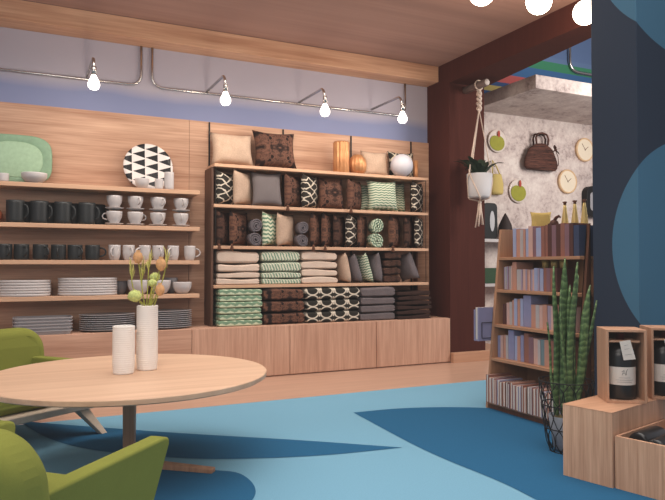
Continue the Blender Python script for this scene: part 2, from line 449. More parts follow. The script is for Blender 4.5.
# ------------------------------------------------------------------ wall tubing with bulbs
def sconce(px, py, label, Ybase=5.775):
    b = onY(px, py-1.5, Ybase)
    t = thing('wall_sconce', label, 'lamp', (b.x, b.y, b.z), 0, 'bare bulb wall lamps')
    obj('arm', tube(round_path([(0,0,0), (0,-.56,0), (0,-.60,-.10)], .05), .012), m_chrome, t)
    s = obj('socket', lathe([(.001,-.085),(.017,-.085),(.02,-.1),(.02,-.15),(.001,-.15)], 14), m_chrome, t, loc=(0,-.6,0))
    obj('bulb', lathe([(.001,-.15),(.018,-.152),(.020,-.160),(.032,-.184),(.043,-.212),(.042,-.234),(.029,-.254),(.001,-.262)], 20), m_bulb, t, loc=(0,-.6,0))
    L = bpy.data.lights.new('bulb_light', 'POINT'); L.energy = 6; L.color = (1,.86,.7); L.shadow_soft_size = .07
    o = bpy.data.objects.new('bulb_light', L); COL.objects.link(o); o.location = (b.x, b.y-.6, b.z-.39)
for px, py, lab in [(87, 78, 'bare bulb on a chrome arm above the tableware shelves'),
                    (207, 93, 'bare bulb on a chrome arm above the beige and brown top-shelf cushions'),
                    (299, 104, 'bare bulb on a chrome arm above the copper vases'),
                    (371.5, 111, 'bare bulb on a chrome arm nearest the red-brown pillar')]:
    sconce(px, py, lab)
yp = 5.785
zp = sum(onY(a, b, yp).z for a, b in ((0,70.5),(130,83.3),(207,93),(299,104),(395,116)))/5
def wpx(px, z): return (onY(px, 90, yp).x, yp, z)
for pts, lab in [([(-1.5, yp, zp), wpx(141, zp), wpx(141, 2.9)], 'chrome wall conduit bending up to the beam, above the tableware'),
                 ([wpx(152, 2.9), wpx(152, zp), wpx(405, zp), wpx(405, 2.9)], 'long chrome wall conduit between two bends, above the cushion shelving')]:
    tag(obj('wall_conduit', tube(round_path(pts, .11, 7), .011, 10), m_chrome), lab, 'pipe')
q = [onY(*a, 6.07) for a in ((569.5,38),(569.5,62),(579,70.5))]
tag(obj('wall_conduit', tube(round_path([(q[0].x,6.07,q[0].z+.5), (q[0].x,6.07,onY(569,71,6.07).z), (q[0].x+1.6,6.07,onY(569,71,6.07).z)], .16, 7), .02, 10), m_chrome), 'thick chrome conduit bent on the striped blue wall', 'pipe')

# globes in a row under the ceiling
for px, py, lab in [(482,-8,'white glass globe lamp cut by the photo edge, the one over the hanging planter'), (539,1.5,'white glass globe lamp in the middle of the ceiling row'), (585.5,12.5,'white glass globe lamp next to the blue column')]:
    b = onY(px, py, 3.4)
    t = thing('ceiling_globe_lamp', lab, 'lamp', tuple(b), 0, 'white globe lamps under the ceiling')
    obj('globe', sphere(.088, 24, 14), m_globe, t)
    obj('stem', lathe([(.001,.085),(.022,.085),(.022,.12),(.008,.125),(.008,ZC-b.z-.02),(.05,ZC-b.z-.018),(.05,ZC-b.z-.002),(.001,ZC-b.z-.002)], 14), m_chrome, t)
    L = bpy.data.lights.new('globe_light', 'POINT'); L.energy = 7; L.color = (1,.72,.48); L.shadow_soft_size = .1
    o = bpy.data.objects.new('globe_light', L); COL.objects.link(o); o.location = b+Vector((0,0,-.2))
# ------------------------------------------------------------------ tableware shelves
YS = 5.5; TH = .034
xe = onY(200, 190, YS).x
zA, zB_, zC_, zD = [(onY(0, a, YS).z+onY(199.5, b, YS).z)/2 for a, b in ((182.5,189.2),(222.7,226.5),(259.8,260.5),(297.8,293.5))]
for z, lab in [(zA,'top oak wall shelf carrying the green tray and triangle plate'), (zB_,'oak wall shelf carrying black jugs and white teacups'),
               (zC_,'oak wall shelf carrying black and white mugs'), (zD,'lowest oak wall shelf carrying oval plates and white bowls')]:
    tag(obj('wall_shelf', box(-2.2, xe, YS, 5.769, z-TH, z), m_shelf, None, .003), lab, 'shelf', 'oak tableware shelves')
E = .0012
def bodyprof(r, h, foot=.8, w=.005, curve=None):
    n = 8; out = [(.001, 0), (r*foot*.9, 0)]
    for k in range(n+1):
        t = k/n; f = curve(t) if curve else foot+(1-foot)*min(1, t*3)
        out.append((r*f, .004+(h-.004)*t))
    for k in range(n+1):
        t = 1-k/n; f = curve(t) if curve else foot+(1-foot)*min(1, t*3)
        out.append((max(r*f-w, .002), .010+(h-.010)*t))
    out.append((.001, .010)); return out
def handle(r, h, z0, size, thick=.007, bow=.62):
    pts = [(r-.004, 0, z0+size*.95)]+[(r+size*bow*math.sin(PI*k/8)-.0, 0, z0+size*(.5+.47*math.cos(PI*k/8))) for k in range(1, 8)]+[(r-.006, 0, z0+size*.03)]
    return tube(pts, thick, 8)
def make_mug(name, label, r, h, mat, hs, group, foot=.78):
    t = thing(name, label, 'mug' if 'mug' in name else 'jug', (0,0,-50), 0, group)
    obj('body', lathe(bodyprof(r, h, foot), 24), mat, t)
    obj('handle', handle(r, h, (h-hs)/2+.004, hs, bow=.33 if hs > .1 else .62), mat, t)
    return t
def px_at(px, Y): return onY(px, 200, Y).x
def setloc(t, loc, rz=0):
    t.location = loc; t.rotation_euler = (0, 0, rz)

jug = make_mug('black_jug', 'x', .066, .175, m_blackware, .11, 'matt black jugs', .96)
first = True
for i, p in enumerate((17, 41, 64.5, 88.5)):
    for back in (0, 1):
        lab = (f'matt black jug in the front row, {ORD[3-i]} counting from the white teacups' if not back else f'matt black jug in the back row, half hidden, {ORD[3-i]} counting from the white teacups')
        loc = (px_at(p-(1.5 if not back else -8.5), 5.575 if not back else 5.71), 5.575 if not back else 5.698, zB_+E)
        rz = -.1 if back else -.5
        if first: setloc(jug, loc, rz); jug['label'] = lab; first = False
        else: dup(jug, loc, rz, lab)
ob = onY(0, 215, 5.6)
t = thing('terracotta_vase', 'round terracotta vase on the jug shelf, cut by the photo edge', 'vase', (ob.x-.045, 5.6, zB_+E))
obj('body', lathe([(.001,0),(.03,0),(.058,.03),(.064,.06),(.05,.095),(.026,.112),(.026,.122),(.02,.122),(.02,.11),(.001,.1)], 22), plain('terracotta', (148,78,48), .7), t)
# stacked white teacups with saucers
def cupcurve(t): return .55+.45*math.sin(min(1, t*1.25)*PI/2)
cup = thing('white_teacup', 'x', 'cup', (0,0,-50), 0, 'white teacups')
obj('body', lathe(bodyprof(.063, .104, .55, .004, cupcurve), 24), m_white, cup); obj('handle', handle(.060, .1, .036, .055, .006), m_white, cup)
sau = obj('white_saucer', lathe([(.001,0),(.035,0),(.04,.004),(.074,.014),(.075,.017),(.04,.009),(.001,.007)], 26), m_white); tag(sau, 'x', 'saucer', 'white saucers')
first = True
for i, p in enumerate((114.5, 135.5, 158, 181)):
    x = px_at(p, 5.58)
    for lv in (0, 1):
        zb = zB_+E+lv*.129; w = ('lower','upper')[lv]; rz = (2.9, .3, -1.3, -1.7)[i]+(-1.6 if lv and i < 2 else .2*lv)
        l1 = f'white saucer under the {w} teacup, {ORD[i]} cup stack from the black jugs'; l2 = f'white teacup, {w} one of the {ORD[i]} stack from the black jugs'
        if first: setloc(sau, (x, 5.58, zb)); sau['label'] = l1; setloc(cup, (x, 5.58, zb+.0108), rz); cup['label'] = l2; first = False
        else:
            s2 = sau.copy(); COL.objects.link(s2); s2.location = (x, 5.58, zb); s2['label'] = l1
            dup(cup, (x, 5.58, zb+.0108), rz, l2)
# mugs
bm_ = make_mug('black_mug', 'x', .056, .122, m_blackware, .075, 'matt black mugs', .92)
for i, p in enumerate((5, 22, 41, 59, 75.5, 93)):
    lab = f'matt black mug, {ORD[5-i]} counting from the white mugs'; loc = (px_at(p, 5.58), 5.58, zC_+E); rz = (-1.2, -1.2, -1.0, -1.7, -1.1, -.1)[i]
    if i == 0: setloc(bm_, loc, rz); bm_['label'] = lab
    else: dup(bm_, loc, rz, lab)
wm = make_mug('white_mug', 'x', .048, .125, m_white, .075, 'white mugs', .76)
for i, p in enumerate((115, 129, 145, 158.5, 173.5, 190)):
    lab = f'white mug, {ORD[i]} counting from the black mugs'; loc = (px_at(p, 5.58), 5.58, zC_+E); rz = (-2.0, -1.4, -2.6, -1.5, -2.2, .15)[i]
    if i == 0: setloc(wm, loc, rz); wm['label'] = lab
    else: dup(wm, loc, rz, lab)
# oval plates, trays
m_benchware = plain('bench_grey_glaze', (158,155,158), .4, 0, .4, .03)
def oval(rx, ry, h, mat, name, flat=False):
    if flat:
        m = lathe([(.001,0),(.6,0),(.66,.12*h),(.97,.72*h),(1.0,.8*h),(1.0,.98*h),(.985,h),(.66,.42*h),(.001,.3*h)], 40)
        m.v = [(x*rx, y*ry, z) for x, y, z in m.v]; return obj(name, m, mat)
    m = lathe([(.001,0),(.95,0),(.975,.1*h),(.995,.3*h),(1.0,.5*h),(1.0,.96*h),(.985,h),(.93,.35*h),(.001,.22*h)], 40)
    m.v = [(x*rx, y*ry, z) for x, y, z in m.v]; return obj(name, m, mat)
def stack(x0, x1, y, zb, n, total, mat, name, cat, what, group, ry=.125):
    a, b = px_at(x0, y), px_at(x1, y); st = total/n
    o = oval((b-a)/2, ry, st*(1.22 if 'dish' in name else .99), mat, name, 'dish' in name); tag(o, 'x', cat, group)
    for i in range(n):
        c = o if i == 0 else o.copy()
        if i: COL.objects.link(c)
        c.location = ((a+b)/2+.0015*math.sin(i*7), y, zb+E+i*st); c['label'] = f'{what}, {ORD[n-1-i]} from the top'
stack(-3, 52, 5.62, zD, 6, .128, m_white, 'oval_plate', 'plate', 'white oval plate in the stack at the photo edge', 'white oval plates in the cut stack', .122)
stack(58.5, 118, 5.62, zD, 7, .142, m_white, 'oval_plate', 'plate', 'white oval plate in the ribbed stack beside the bowls', 'white oval plates in the ribbed stack', .122)
stack(80, 136, 5.55, ZB, 8, .135, m_benchware, 'oval_dish', 'plate', 'grey oval dish in the bench stack behind the white vases', 'grey oval dishes behind the vases', .13)
stack(138, 192, 5.55, ZB, 9, .15, m_benchware, 'oval_dish', 'plate', 'grey oval dish in the bench stack beside the cushion shelving', 'grey oval dishes beside the shelving', .13)
def rrect(w, d, r, n=5):
    out = []
    for cx, cy, a0 in ((w/2-r, d/2-r, 0), (-w/2+r, d/2-r, PI/2), (-w/2+r, -d/2+r, PI), (w/2-r, -d/2+r, 1.5*PI)):
        for k in range(n+1): a = a0+PI/2*k/n; out.append((cx+r*math.cos(a), cy+r*math.sin(a)))
    return out
def tray(w, d, h):
    m = MB(); loops = [(rrect(w*.93, d*.9, .03), 0), (rrect(w*.965, d*.955, .035), h*.72), (rrect(w, d, .04), h*.74), (rrect(w, d, .04), h), (rrect(w-.009, d-.009, .036), h), (rrect(w*.93-.01, d*.9-.01, .028), .005)]
    k = len(loops[0][0]); v = [(x, y, z) for L, z in loops for x, y in L]; f = []
    for j in range(5):
        for i in range(k): f.append((j*k+i, j*k+(i+1) % k, (j+1)*k+(i+1) % k, (j+1)*k+i))
    f += [tuple(range(k)), tuple(5*k+i for i in range(k))]
    return m.add(v, f, 0, False)
a, b = px_at(14, 5.53), px_at(73, 5.53); o = obj('serving_tray', tray(b-a, .24, .034), m_benchware); tag(o, 'x', 'tray', 'grey serving trays')
for i in range(5):
    c = o if i == 0 else o.copy()
    if i: COL.objects.link(c)
    c.location = ((a+b)/2, 5.53, ZB+E+i*.0245); c['label'] = f'grey rectangular serving tray on the bench, {ORD[4-i]} from the top of its stack'
# bowls
def bowlcurve(t): return .55+.45*math.sin(min(1, t*1.35)*PI/2)**.8
def bowl(x, Y, z, r, h, mat, label, rz=0):
    t = obj('bowl', lathe(bodyprof(r, h, .5, .005, bowlcurve), 28), mat, loc=(x, Y, z+E)); tag(t, label, 'bowl')
bowl(px_at(121.5, 5.66), 5.66, zD, .056, .11, m_dkgrey_glaze, 'dark grey bowl behind the white plates on the lowest shelf')
for i, (px, Y, r, h, z) in enumerate(((139, 5.6, .088, .12, 0),)):
    bowl(px_at(px, Y), Y, zD, r, h, m_white, 'large white bowl next to the dark grey bowl')
bowl(px_at(161, 5.6), 5.6, zD, .086, .118, m_white, 'white bowl behind the dried flowers, middle of three on the lowest shelf')
bowl(px_at(182.5, 5.58), 5.58, zD, .08, .1, m_white, 'white bowl at the free end of the lowest shelf')
bowl(px_at(171.5, 5.7), 5.7, zD, .055, .135, m_grey_glaze, 'tall grey bowl standing behind two white bowls')
bowl(px_at(34, 5.56), 5.56, zA, .094, .078, m_white, 'wide low white bowl in front of the green tray')
bowl(px_at(142, 5.56), 5.56, zA, .058, .082, m_white, 'small white bowl in front of the triangle plate')
for px, r, h, lab in ((3, .04, .062, 'small white beaker in front of the green tray, cut by the photo edge'), (159, .035, .085, 'short white beaker in front of the triangle plate'), (169, .04, .148, 'tall white beaker in front of the triangle plate')):
    tag(obj('beaker', lathe(bodyprof(r, h, .97), 22), m_white, loc=(px_at(px, 5.55), 5.55, zA+E)), lab, 'cup')
# green tray leaning on the wall
def sup(w, h, e, n=48):
    return [(w*math.copysign(abs(math.cos(2*PI*i/n))**e, math.cos(2*PI*i/n)), h*math.copysign(abs(math.sin(2*PI*i/n))**e, math.sin(2*PI*i/n))) for i in range(n)]
def dish_xz(loops, mi=0):
    """rings of (outline, y) joined to a shell in the XZ plane, closed at both ends"""
    k = len(loops[0][0]); v = [(x, y, z) for L, y in loops for x, z in L]; f = []
    for j in range(len(loops)-1):
        for i in range(k): f.append((j*k+i, j*k+(i+1) % k, (j+1)*k+(i+1) % k, (j+1)*k+i))
    f += [tuple(range(k)), tuple((len(loops)-1)*k+i for i in range(k))]
    return MB().add(v, f, mi, True)
def leanM(x, Y, z, tilt): return Matrix.Translation((x, Y, z)) @ Matrix.Rotation(-tilt, 4, 'X')
def settle(mb, M, z):
    zmin = min((M @ Vector(v)).z for v in mb.v); M2 = M.copy(); M2.translation.z += z-zmin; return M2
gx = px_at(14, 5.68)
m_green = plain('sage_glaze', (122,152,124), .5); m_green2 = plain('pale_sage_glaze', (148,176,146), .5)
mb = dish_xz([(sup(.2,.15,.6), .015), (sup(.275,.2,.55), -.012), (sup(.27,.195,.55), -.018), (sup(.215,.155,.75), -.002)])
M1 = settle(mb, leanM(gx, 5.68, 0, .14), zA+E)
t = obj('serving_platter', mb, m_green, M=M1); tag(t, 'large sage green platter leaning on the wall on the top shelf', 'platter')
obj('well', dish_xz([(sup(.21,.15,.78), -.001), (sup(.2,.14,.78), -.0045)]), m_green2, t)
k = N('triangle_glaze'); o = k.sep(k.obj()); u = k.math('MULTIPLY', k.math('ADD', o[0], 1.0), 9.2); fu = k.math('FRACT', u)
sh = k.math('MULTIPLY', k.math('MODULO', k.math('FLOOR', u), 2), .0)
v = k.math('FRACT', k.math('ADD', k.math('MULTIPLY', k.math('ADD', o[2], 1.0), 13), k.math('MULTIPLY', k.math('FLOOR', u), .38)))
d = k.math('SUBTRACT', k.math('MULTIPLY', fu, .46), k.math('ABSOLUTE', k.math('SUBTRACT', v, .5)))
d = k.math('MULTIPLY', k.math('GREATER_THAN', d, 0), k.math('LESS_THAN', fu, .95))
k.base(k.mix(d, lin((222,214,210)), lin((26,25,27))), .4)
mb = dish_xz([(sup(.13,.13,1), .012), (sup(.208,.205,1), -.008), (sup(.208,.205,1), -.013), (sup(.17,.17,1), -.003)])
M1 = settle(mb, leanM(px_at(148, 5.69), 5.69, 0, .14), zA+E)
tag(obj('round_plate', mb, k.m, M=M1), 'round plate with black and white triangles leaning on the wall', 'plate')

# ------------------------------------------------------------------ cushion shelving
XL = onY(214.4, 163.3, YS).x; XE = onY(428.3, 178, YS).x
zs = [(onY(214, a, YS).z+onY(428, b, YS).z)/2 for a, b in ((163.3,177.7),(204.4,212.3),(245.5,248.5),(285.5,282))]
unit = thing('display_shelving', 'oak shelving on thin black uprights filled with cushions and folded textiles', 'shelving', ((XL+XE)/2, 5.63, ZB))
hw = (XE-XL)/2
for z in zs: obj('shelf', box(-hw, hw, YS-5.63, .135, z-.028-ZB, z-ZB), m_shelf, unit, .003)
for p in (209, 283, 351, 411):
    x = px_at(p, 5.765)-(XL+XE)/2
    obj('upright', box(x-.006, x+.006, .128, .139, .0, 2.285-ZB), m_black, unit)
for x, z0_ in ((-hw+.014, 0.0), (hw-.03, zs[3]-ZB)):
    obj('wire', tube([(x, YS-5.63+.004, z0_), (x, YS-5.63+.004, zs[0]-ZB-.02)], .003, 6), m_black, unit)
obj('side_panel', box(-hw-.016, -hw+.002, YS-5.63+.03, .135, 0.0, zs[0]-.03-ZB), m_dark_panel, unit)
obj('side_panel', box(hw-.012, hw, YS-5.63+.2, .135, 0.0, zs[0]-.03-ZB), m_casedk, unit)

f_beige = fabric('beige_linen', (184,158,138)); f_beige2 = fabric('oatmeal_linen', (206,186,170), .1, 160)
f_grey = fabric('grey_cotton', (108,100,100), .08, 200, .1); f_greyk = fabric('grey_knit', (104,96,98), .22, 90, .5)
f_dark = fabric('dark_brown_wool', (56,40,36), .35, 60, .6)
f_brown = damask('brown_damask', (40,30,28), (112,78,64), .62); f_brown2 = damask('dark_damask', (38,29,27), (88,62,52), .9)
f_brown3 = damask('brown_floral', (38,30,29), (118,82,66), .72)
f_latt = lattice('lattice_weave', (50,46,42), (206,194,178), 7, 12, .2, .06); f_net = lattice('net_weave', (52,46,42), (206,194,178), 7, 11, .15)
f_latt2 = lattice('diamond_weave', (48,46,42), (196,184,164), 11, 11, .3, .0)
f_chev = wavy('green_chevron', (206,208,182), (102,132,110), 28, 16, .5); f_lines = wavy('green_lines', (196,198,176), (98,124,104), 40, 20, .35)
f_wave = wavy('green_wave', (196,206,178), (116,144,120), 17, 13, .3, .5); f_gst = stripes('green_stripe', (206,204,184), (112,142,122), 36)
f_ogee = ogee('medallion_weave', (48,46,42), (206,196,180), 7, 12)
f_groll = wavy('green_roll', (190,200,176), (96,122,104), 34, 24, .5)
KM = dict(beige=f_beige, oat=f_beige2, grey=f_grey, greyk=f_greyk, brown=f_brown, dark=f_brown2, floral=f_brown3, latt=f_latt, net=f_net, diam=f_latt2, chev=f_chev, lines=f_lines)
def zat(px, py, Y=5.6): return onY(px, py, Y).z
seedc = [0]; f_tass = fabric('brown_tassel', (104,72,58), .3, 60)
def cush(kind, x0, x1, yt, si, label, mode='flat', Y=5.62, T=.13, ang=58, tilt=9, tassel=False, group=None):
    zb = zs[si]; zt = zat((x0+x1)/2, yt, Y if mode == 'flat' else 5.56)
    H = zt-zb-.002
    if si: H = min(H, zs[si-1]-.036-zb)
    seedc[0] += 1
    if mode == 'flat':
        a, b = px_at(x0, Y), px_at(x1, Y); mb = cushion(b-a, H*1.01, T, seed=seedc[0])
        M = leanM((a+b)/2, Y, 0, math.radians(tilt))
    elif mode == 'card':
        W = min(H, .28); A = math.radians(ang-20); mb = cushion(W, H, T, seed=seedc[0])
        xc = px_at((x0+x1)/2+1.2, 5.63); yc = 5.515+W/2*math.sin(A)
        xr = xc-W/2*math.cos(A)
        M = Matrix.Translation((xc, yc, 0)) @ Matrix.Rotation(A, 4, 'Z')
    o = obj('cushion', mb, KM[kind], M=settle(mb, M, zb+E)); tag(o, label, 'cushion', group)
    if tassel:
        loc = o.matrix_world.inverted() @ Vector((xr+.012, 5.474, zb-.012))
        tb = lathe([(.002,.03),(.010,.026),(.014,.016),(.010,.01),(.019,-.02),(.012,-.026),(.001,-.026)], 10)
        ts = obj('tassel', tb, f_tass); ts.parent = o; ts.location = loc
    return o
# row 1
cush('beige', 210, 253, 132.5, 0, 'beige linen cushion on top of the cushion shelving, beside the tableware', Y=5.63, T=.14, tilt=12)
cush('brown', 253, 295.5, 130.5, 0, 'brown patterned cushion on top of the shelving, beside the beige one', Y=5.63, T=.14, tilt=12)
cush('beige', 361, 387.5, 151, 0, 'small beige cushion on top of the shelving beside the round copper vase', Y=5.66, T=.09, tilt=10)
cush('diam', 388, 414, 152, 0, 'black and white diamond cushion behind the white ball', Y=5.71, T=.07, tilt=5)
# row 2
cush('latt', 215.5, 232, 171, 1, 'black and white lattice cushion at the tableware end of the second shelf', 'card', T=.092)
cush('beige', 232, 249, 170, 1, 'beige cushion turned edgewise beside the grey cushion', 'card', T=.092)
cush('grey', 251, 282, 171, 1, 'plain grey square cushion facing out on the second shelf', Y=5.562, T=.07)
cush('brown', 282.5, 298, 174, 1, 'brown patterned cushion edgewise just after the plain grey cushion', 'card', T=.092, tassel=True)
cush('latt', 299.5, 314.5, 174, 1, 'black and white lattice cushion between two brown cushions on the second shelf', 'card', T=.092)
cush('brown', 318, 343.5, 177.5, 1, 'brown patterned cushion facing out in the middle of the second shelf', Y=5.6, T=.1)
cush('brown', 343, 360, 179.5, 1, 'brown patterned cushion edgewise just before the green cushions', 'card', T=.092, tassel=True)
cush('lines', 358, 380, 184, 1, 'green striped cushion half hidden, on the tableware side of the front green one', Y=5.715, T=.09, tilt=5)
cush('lines', 367, 397, 180, 1, 'green striped cushion in front of two others of its kind', Y=5.57, T=.12)
cush('lines', 386, 405, 181, 1, 'green striped cushion half hidden, on the pillar side of the front green one', Y=5.715, T=.09, tilt=5)
cush('net', 407, 421.5, 181, 1, 'black and white net cushion at the pillar end of the second shelf', 'card', T=.08)
# row 3
cush('dark', 215, 230.5, 210, 2, 'dark brown cushion with tassels at the tableware end of the third shelf', 'card', T=.07, tassel=True, ang=66)
cush('floral', 228.3, 244.5, 211, 2, 'brown floral cushion just before the first grey rolled towels', 'card', T=.075, tassel=True)
cush('chev', 260, 276.5, 211.5, 2, 'green chevron cushion after the first grey rolled towels', 'card', T=.08)
cush('beige', 274.5, 291, 213, 2, 'beige cushion with a pointed corner beside the green chevron cushion', 'card', T=.092)
cush('floral', 308, 320.5, 212, 2, 'brown floral cushion just after the second pair of grey rolls', 'card', T=.07, tassel=True, ang=64)
cush('floral', 320, 331, 212.5, 2, 'brown floral cushion, middle of the three before the net cushion', 'card', T=.07, tassel=True, ang=64)
cush('dark', 331, 343, 215, 2, 'dark brown cushion touching the net cushion on the third shelf', 'card', T=.07, ang=64)
cush('net', 342, 358, 213.5, 2, 'black and white net cushion in the middle of the third shelf', 'card', T=.09, ang=62)
cush('floral', 355.6, 364.6, 215, 2, 'brown floral cushion between the net cushion and the green rolls', 'card', T=.055, ang=66)
cush('floral', 384, 399, 215.5, 2, 'brown floral cushion just after the green rolls', 'card', T=.09, tassel=True, ang=62)
cush('dark', 399, 413, 217, 2, 'dark brown cushion beside the last net cushion', 'card', T=.07, ang=64)
cush('net', 411, 422, 215, 2, 'black and white net cushion at the pillar end of the third shelf', 'card', T=.065, ang=64)
def rolls(x0, x1, yt, mat, si, who, cat='towel'):
    a, b = px_at(x0, 5.54), px_at(x1, 5.54); r = (b-a)/2*.93
    zt = zat((x0+x1)/2, yt, 5.53); r2 = min(r, (zt-zs[si])/3.75)
    for i in (0, 1):
        mb = roll(r2 if i else r2*1.04, .095); mb.xf(Matrix.Scale(1.12, 4, (1,0,0))); M = Matrix.Translation(((a+b)/2+(.006 if i else 0), 5.558, 0)) @ Matrix.Rotation(1.9 if i else .6, 4, 'Y')
        zb = zs[si]+E if i == 0 else zs[si]+2.1*r2+.004
        tag(obj('rolled_towel', mb, mat, M=settle(mb, M, zb)), f'{who}, {("lower","upper")[i]} one of the pair', 'towel')
f_roll = fabric('charcoal_roll', (98,92,96), .3, 60, .6)
rolls(248.5, 261.5, 222, f_roll, 2, 'grey rolled towel before the green chevron cushion')
rolls(296, 307.5, 220.5, f_roll, 2, 'grey rolled towel after the pointed beige cushion')
rolls(368, 384, 222.5, f_groll, 2, 'green rolled towel among the brown cushions')
# folded stacks
def folded(x0, x1, yt, zb, n, mat, what, Yf=5.515, d=.24, zmax=None, name='folded_towel', cat='towel', wob=.006, uneven=None):
    a, b = px_at(x0, Yf), px_at(x1, Yf); zt = zat((x0+x1)/2, yt, Yf+.03)
    if zmax: zt = min(zt, zmax-.006)
    ws = uneven or [1]*n; tot = sum(ws); z = zb+E
    for i in range(n):
        h = (zt-zb-E)*ws[i]/tot; rnd = random.Random(i*31+int(x0))
        mb = towel((b-a)*rnd.uniform(.95, 1.0), d, h-.0025-wob*.6, int(x0)*10+i, wob)
        tag(obj(name, mb, mat, loc=((a+b)/2+rnd.uniform(-.006, .006), Yf+d/2+rnd.uniform(0, .008), z)), f'{what}, {ORD[n-1-i]} from the top', cat)
        z += h
zm = zs[2]-.03
folded(217.5, 260, 249, zs[3], 4, f_beige2, 'folded beige towel in the stack nearest the tableware', zmax=zm, wob=.011, uneven=[.8,.75,1,1.6])
folded(261.5, 301, 249.5, zs[3], 4, f_gst, 'folded green striped towel on the fourth shelf', zmax=zm, uneven=[.75,.8,1.3,1.4])
folded(302, 338, 250.5, zs[3], 4, f_beige2, 'folded beige towel in the stack beside the leaning cushions', zmax=zm, wob=.011, uneven=[1,1,1.1,1.3])
folded(384.5, 401, 250, zs[3], 4, f_brown2, 'folded dark patterned throw between grey cushions on the fourth shelf', zmax=zm, d=.22)
def leaner(kind, xt, xb, yt, label, T=.1, W=.25, yaw=-84):
    zb = zs[3]; zt = min(zat(xt, yt, 5.55), zm-.012); H = zt-zb
    xb_ = px_at(xb, 5.56); xt_ = px_at(xt, 5.56); A = math.atan2(xb_-xt_, H)
    mb = cushion(W, H/math.cos(A)*(.97 if yaw < -80 else .9), T*1.08, seed=int(xb))
    M = Matrix.Translation(((xb_+xt_)/2, 5.625, 0)) @ Matrix.Rotation(-A, 4, 'Y') @ Matrix.Rotation(math.radians(yaw), 4, 'Z')
    tag(obj('cushion', mb, KM[kind], M=settle(mb, M, zb+E)), label, 'cushion')
leaner('beige', 341.5, 347, 252.5, 'beige cushion leaning against the folded beige towels', .09)
leaner('greyk', 350.5, 358.5, 254, 'grey knitted cushion leaning on the slanted beige one', .085)
leaner('lines', 361.5, 369.5, 253, 'green striped cushion leaning between two grey cushions', .08)
leaner('greyk', 374.5, 378, 250, 'grey knitted cushion upright before the dark throws', .09)
leaner('greyk', 404, 415, 249, 'big grey knitted cushion leaning by the pillar', .11, .22, -64)
zm = zs[3]-.03
folded(219, 263, 287, ZB, 6, f_wave, 'folded green wavy throw on the low cabinet', Yf=5.46, d=.28, zmax=zm, name='folded_throw', cat='throw', wob=.003)
folded(264, 305, 286.5, ZB, 3, f_brown3, 'folded brown floral throw on the low cabinet', Yf=5.46, d=.28, zmax=zm, name='folded_throw', cat='throw')
folded(306, 360, 287.5, ZB, 3, f_ogee, 'folded black and white medallion throw on the low cabinet', Yf=5.46, d=.28, zmax=zm, name='folded_throw', cat='throw', wob=.003)
folded(361, 395.5, 286, ZB, 4, f_greyk, 'folded grey knitted throw on the low cabinet', Yf=5.46, d=.28, zmax=zm, name='folded_throw', cat='throw', uneven=[1,1,1,1.3])
folded(397.5, 431.5, 290.5, ZB, 6, f_dark, 'folded dark brown wool throw against the pillar', Yf=5.44, d=.25, zmax=zm, name='folded_throw', cat='throw', wob=.012)
# vases and ball on the top shelf
m_copper = N('ribbed_copper'); m_copper.base(m_copper.ramp(m_copper.noise(m_copper.obj(), 12), [(.3, lin((176,118,74))), (.7, lin((204,148,100)))]), .45, .5, .5); m_copper = m_copper.m
def topitem(x0, x1, yt, Y=5.6):
    a, b = px_at(x0, Y), px_at(x1, Y); return (a+b)/2, (b-a)/2, zat((x0+x1)/2, yt, Y)-zs[0]
x, r, h = topitem(334.5, 348, 142)
tag(obj('copper_vase', lathe([(.001,0),(r*.92,0),(r,.01),(r*.98,h*.5),(r,h*.95),(r*.93,h),(r*.85,h),(r*.85,.02),(.001,.015)], 48, ripple=.09, lobes=12), m_copper, loc=(x, 5.6, zs[0]+E)), 'tall ribbed copper vase on top of the cushion shelving', 'vase')
x, r, h = topitem(348.5, 364.5, 155)
tag(obj('copper_vase', lathe([(.001,0),(r*.6,0),(r*.9,h*.2),(r,h*.48),(r*.85,h*.78),(r*.5,h*.97),(r*.42,h),(r*.36,h*.98),(r*.5,h*.8),(.001,h*.3)], 48, ripple=.07, lobes=14), m_copper, loc=(x+.010, 5.6, zs[0]+E)), 'round ribbed copper vase beside the tall one', 'vase')
x, r, h = topitem(392, 411.5, 153, 5.56)
tag(obj('paper_ball_lamp', sphere(r, 24, 16, c=(0,0,r)), plain('white_paper', (190,188,196), .8, 0, .1, .02), loc=(x, 5.56, zs[0]+E)), 'white paper ball lamp on top of the shelving', 'lamp')
x, r, h = topitem(413.5, 418, 161, 5.6)
tag(obj('copper_beaker', lathe([(.001,0),(r,0),(r*.9,h*.3),(r,h),(r*.85,h),(.001,h*.2)], 16), m_copper, loc=(x, 5.6, zs[0]+E)), 'tiny copper beaker beside the white ball', 'cup')
# ------------------------------------------------------------------ round table, vases, dried flowers
ZT = .456
cx, cy = G(3.20, -1.0); R = .672
t = thing('round_table', 'large round oak table with two white vases on it', 'table', (cx, cy, 0))
n = 96
obj('tabletop', lathe([(.001, ZT-.032), (R-.012, ZT-.028), (R-.001, ZT-.022), (R, ZT-.003), (R-.003, ZT), (.001, ZT)], n, smooth=False), m_table, t)
ang0 = math.atan2(*reversed((Vector(onZ(216, 473, 0).xy)-Vector((cx, cy)))))
L = (Vector(onZ(215, 472, .02).xy)-Vector((cx, cy))).length
leg = prism([(-.026,.03),(.026,.03),(.03,ZT-.03),(-.03,ZT-.03)], -.024, .024, 'y')
o = obj('leg', leg, m_leg, t, .004); o.rotation_euler = (0, 0, -.35)
for i in range(2):
    a = ang0-i*1.9
    f = prism([(.03,0),(L-.03,0),(L-.03,.022),(.03,.036)], -.022, .022, 'y', 0)
    f.v = [(x, y+(.0), z) for x, y, z in f.v]
    o = obj('foot', f, m_leg, t, .004); o.rotation_euler = (0, 0, a)
m_vase = plain('ribbed_porcelain', (238,233,227), .45, 0, .35, .01)
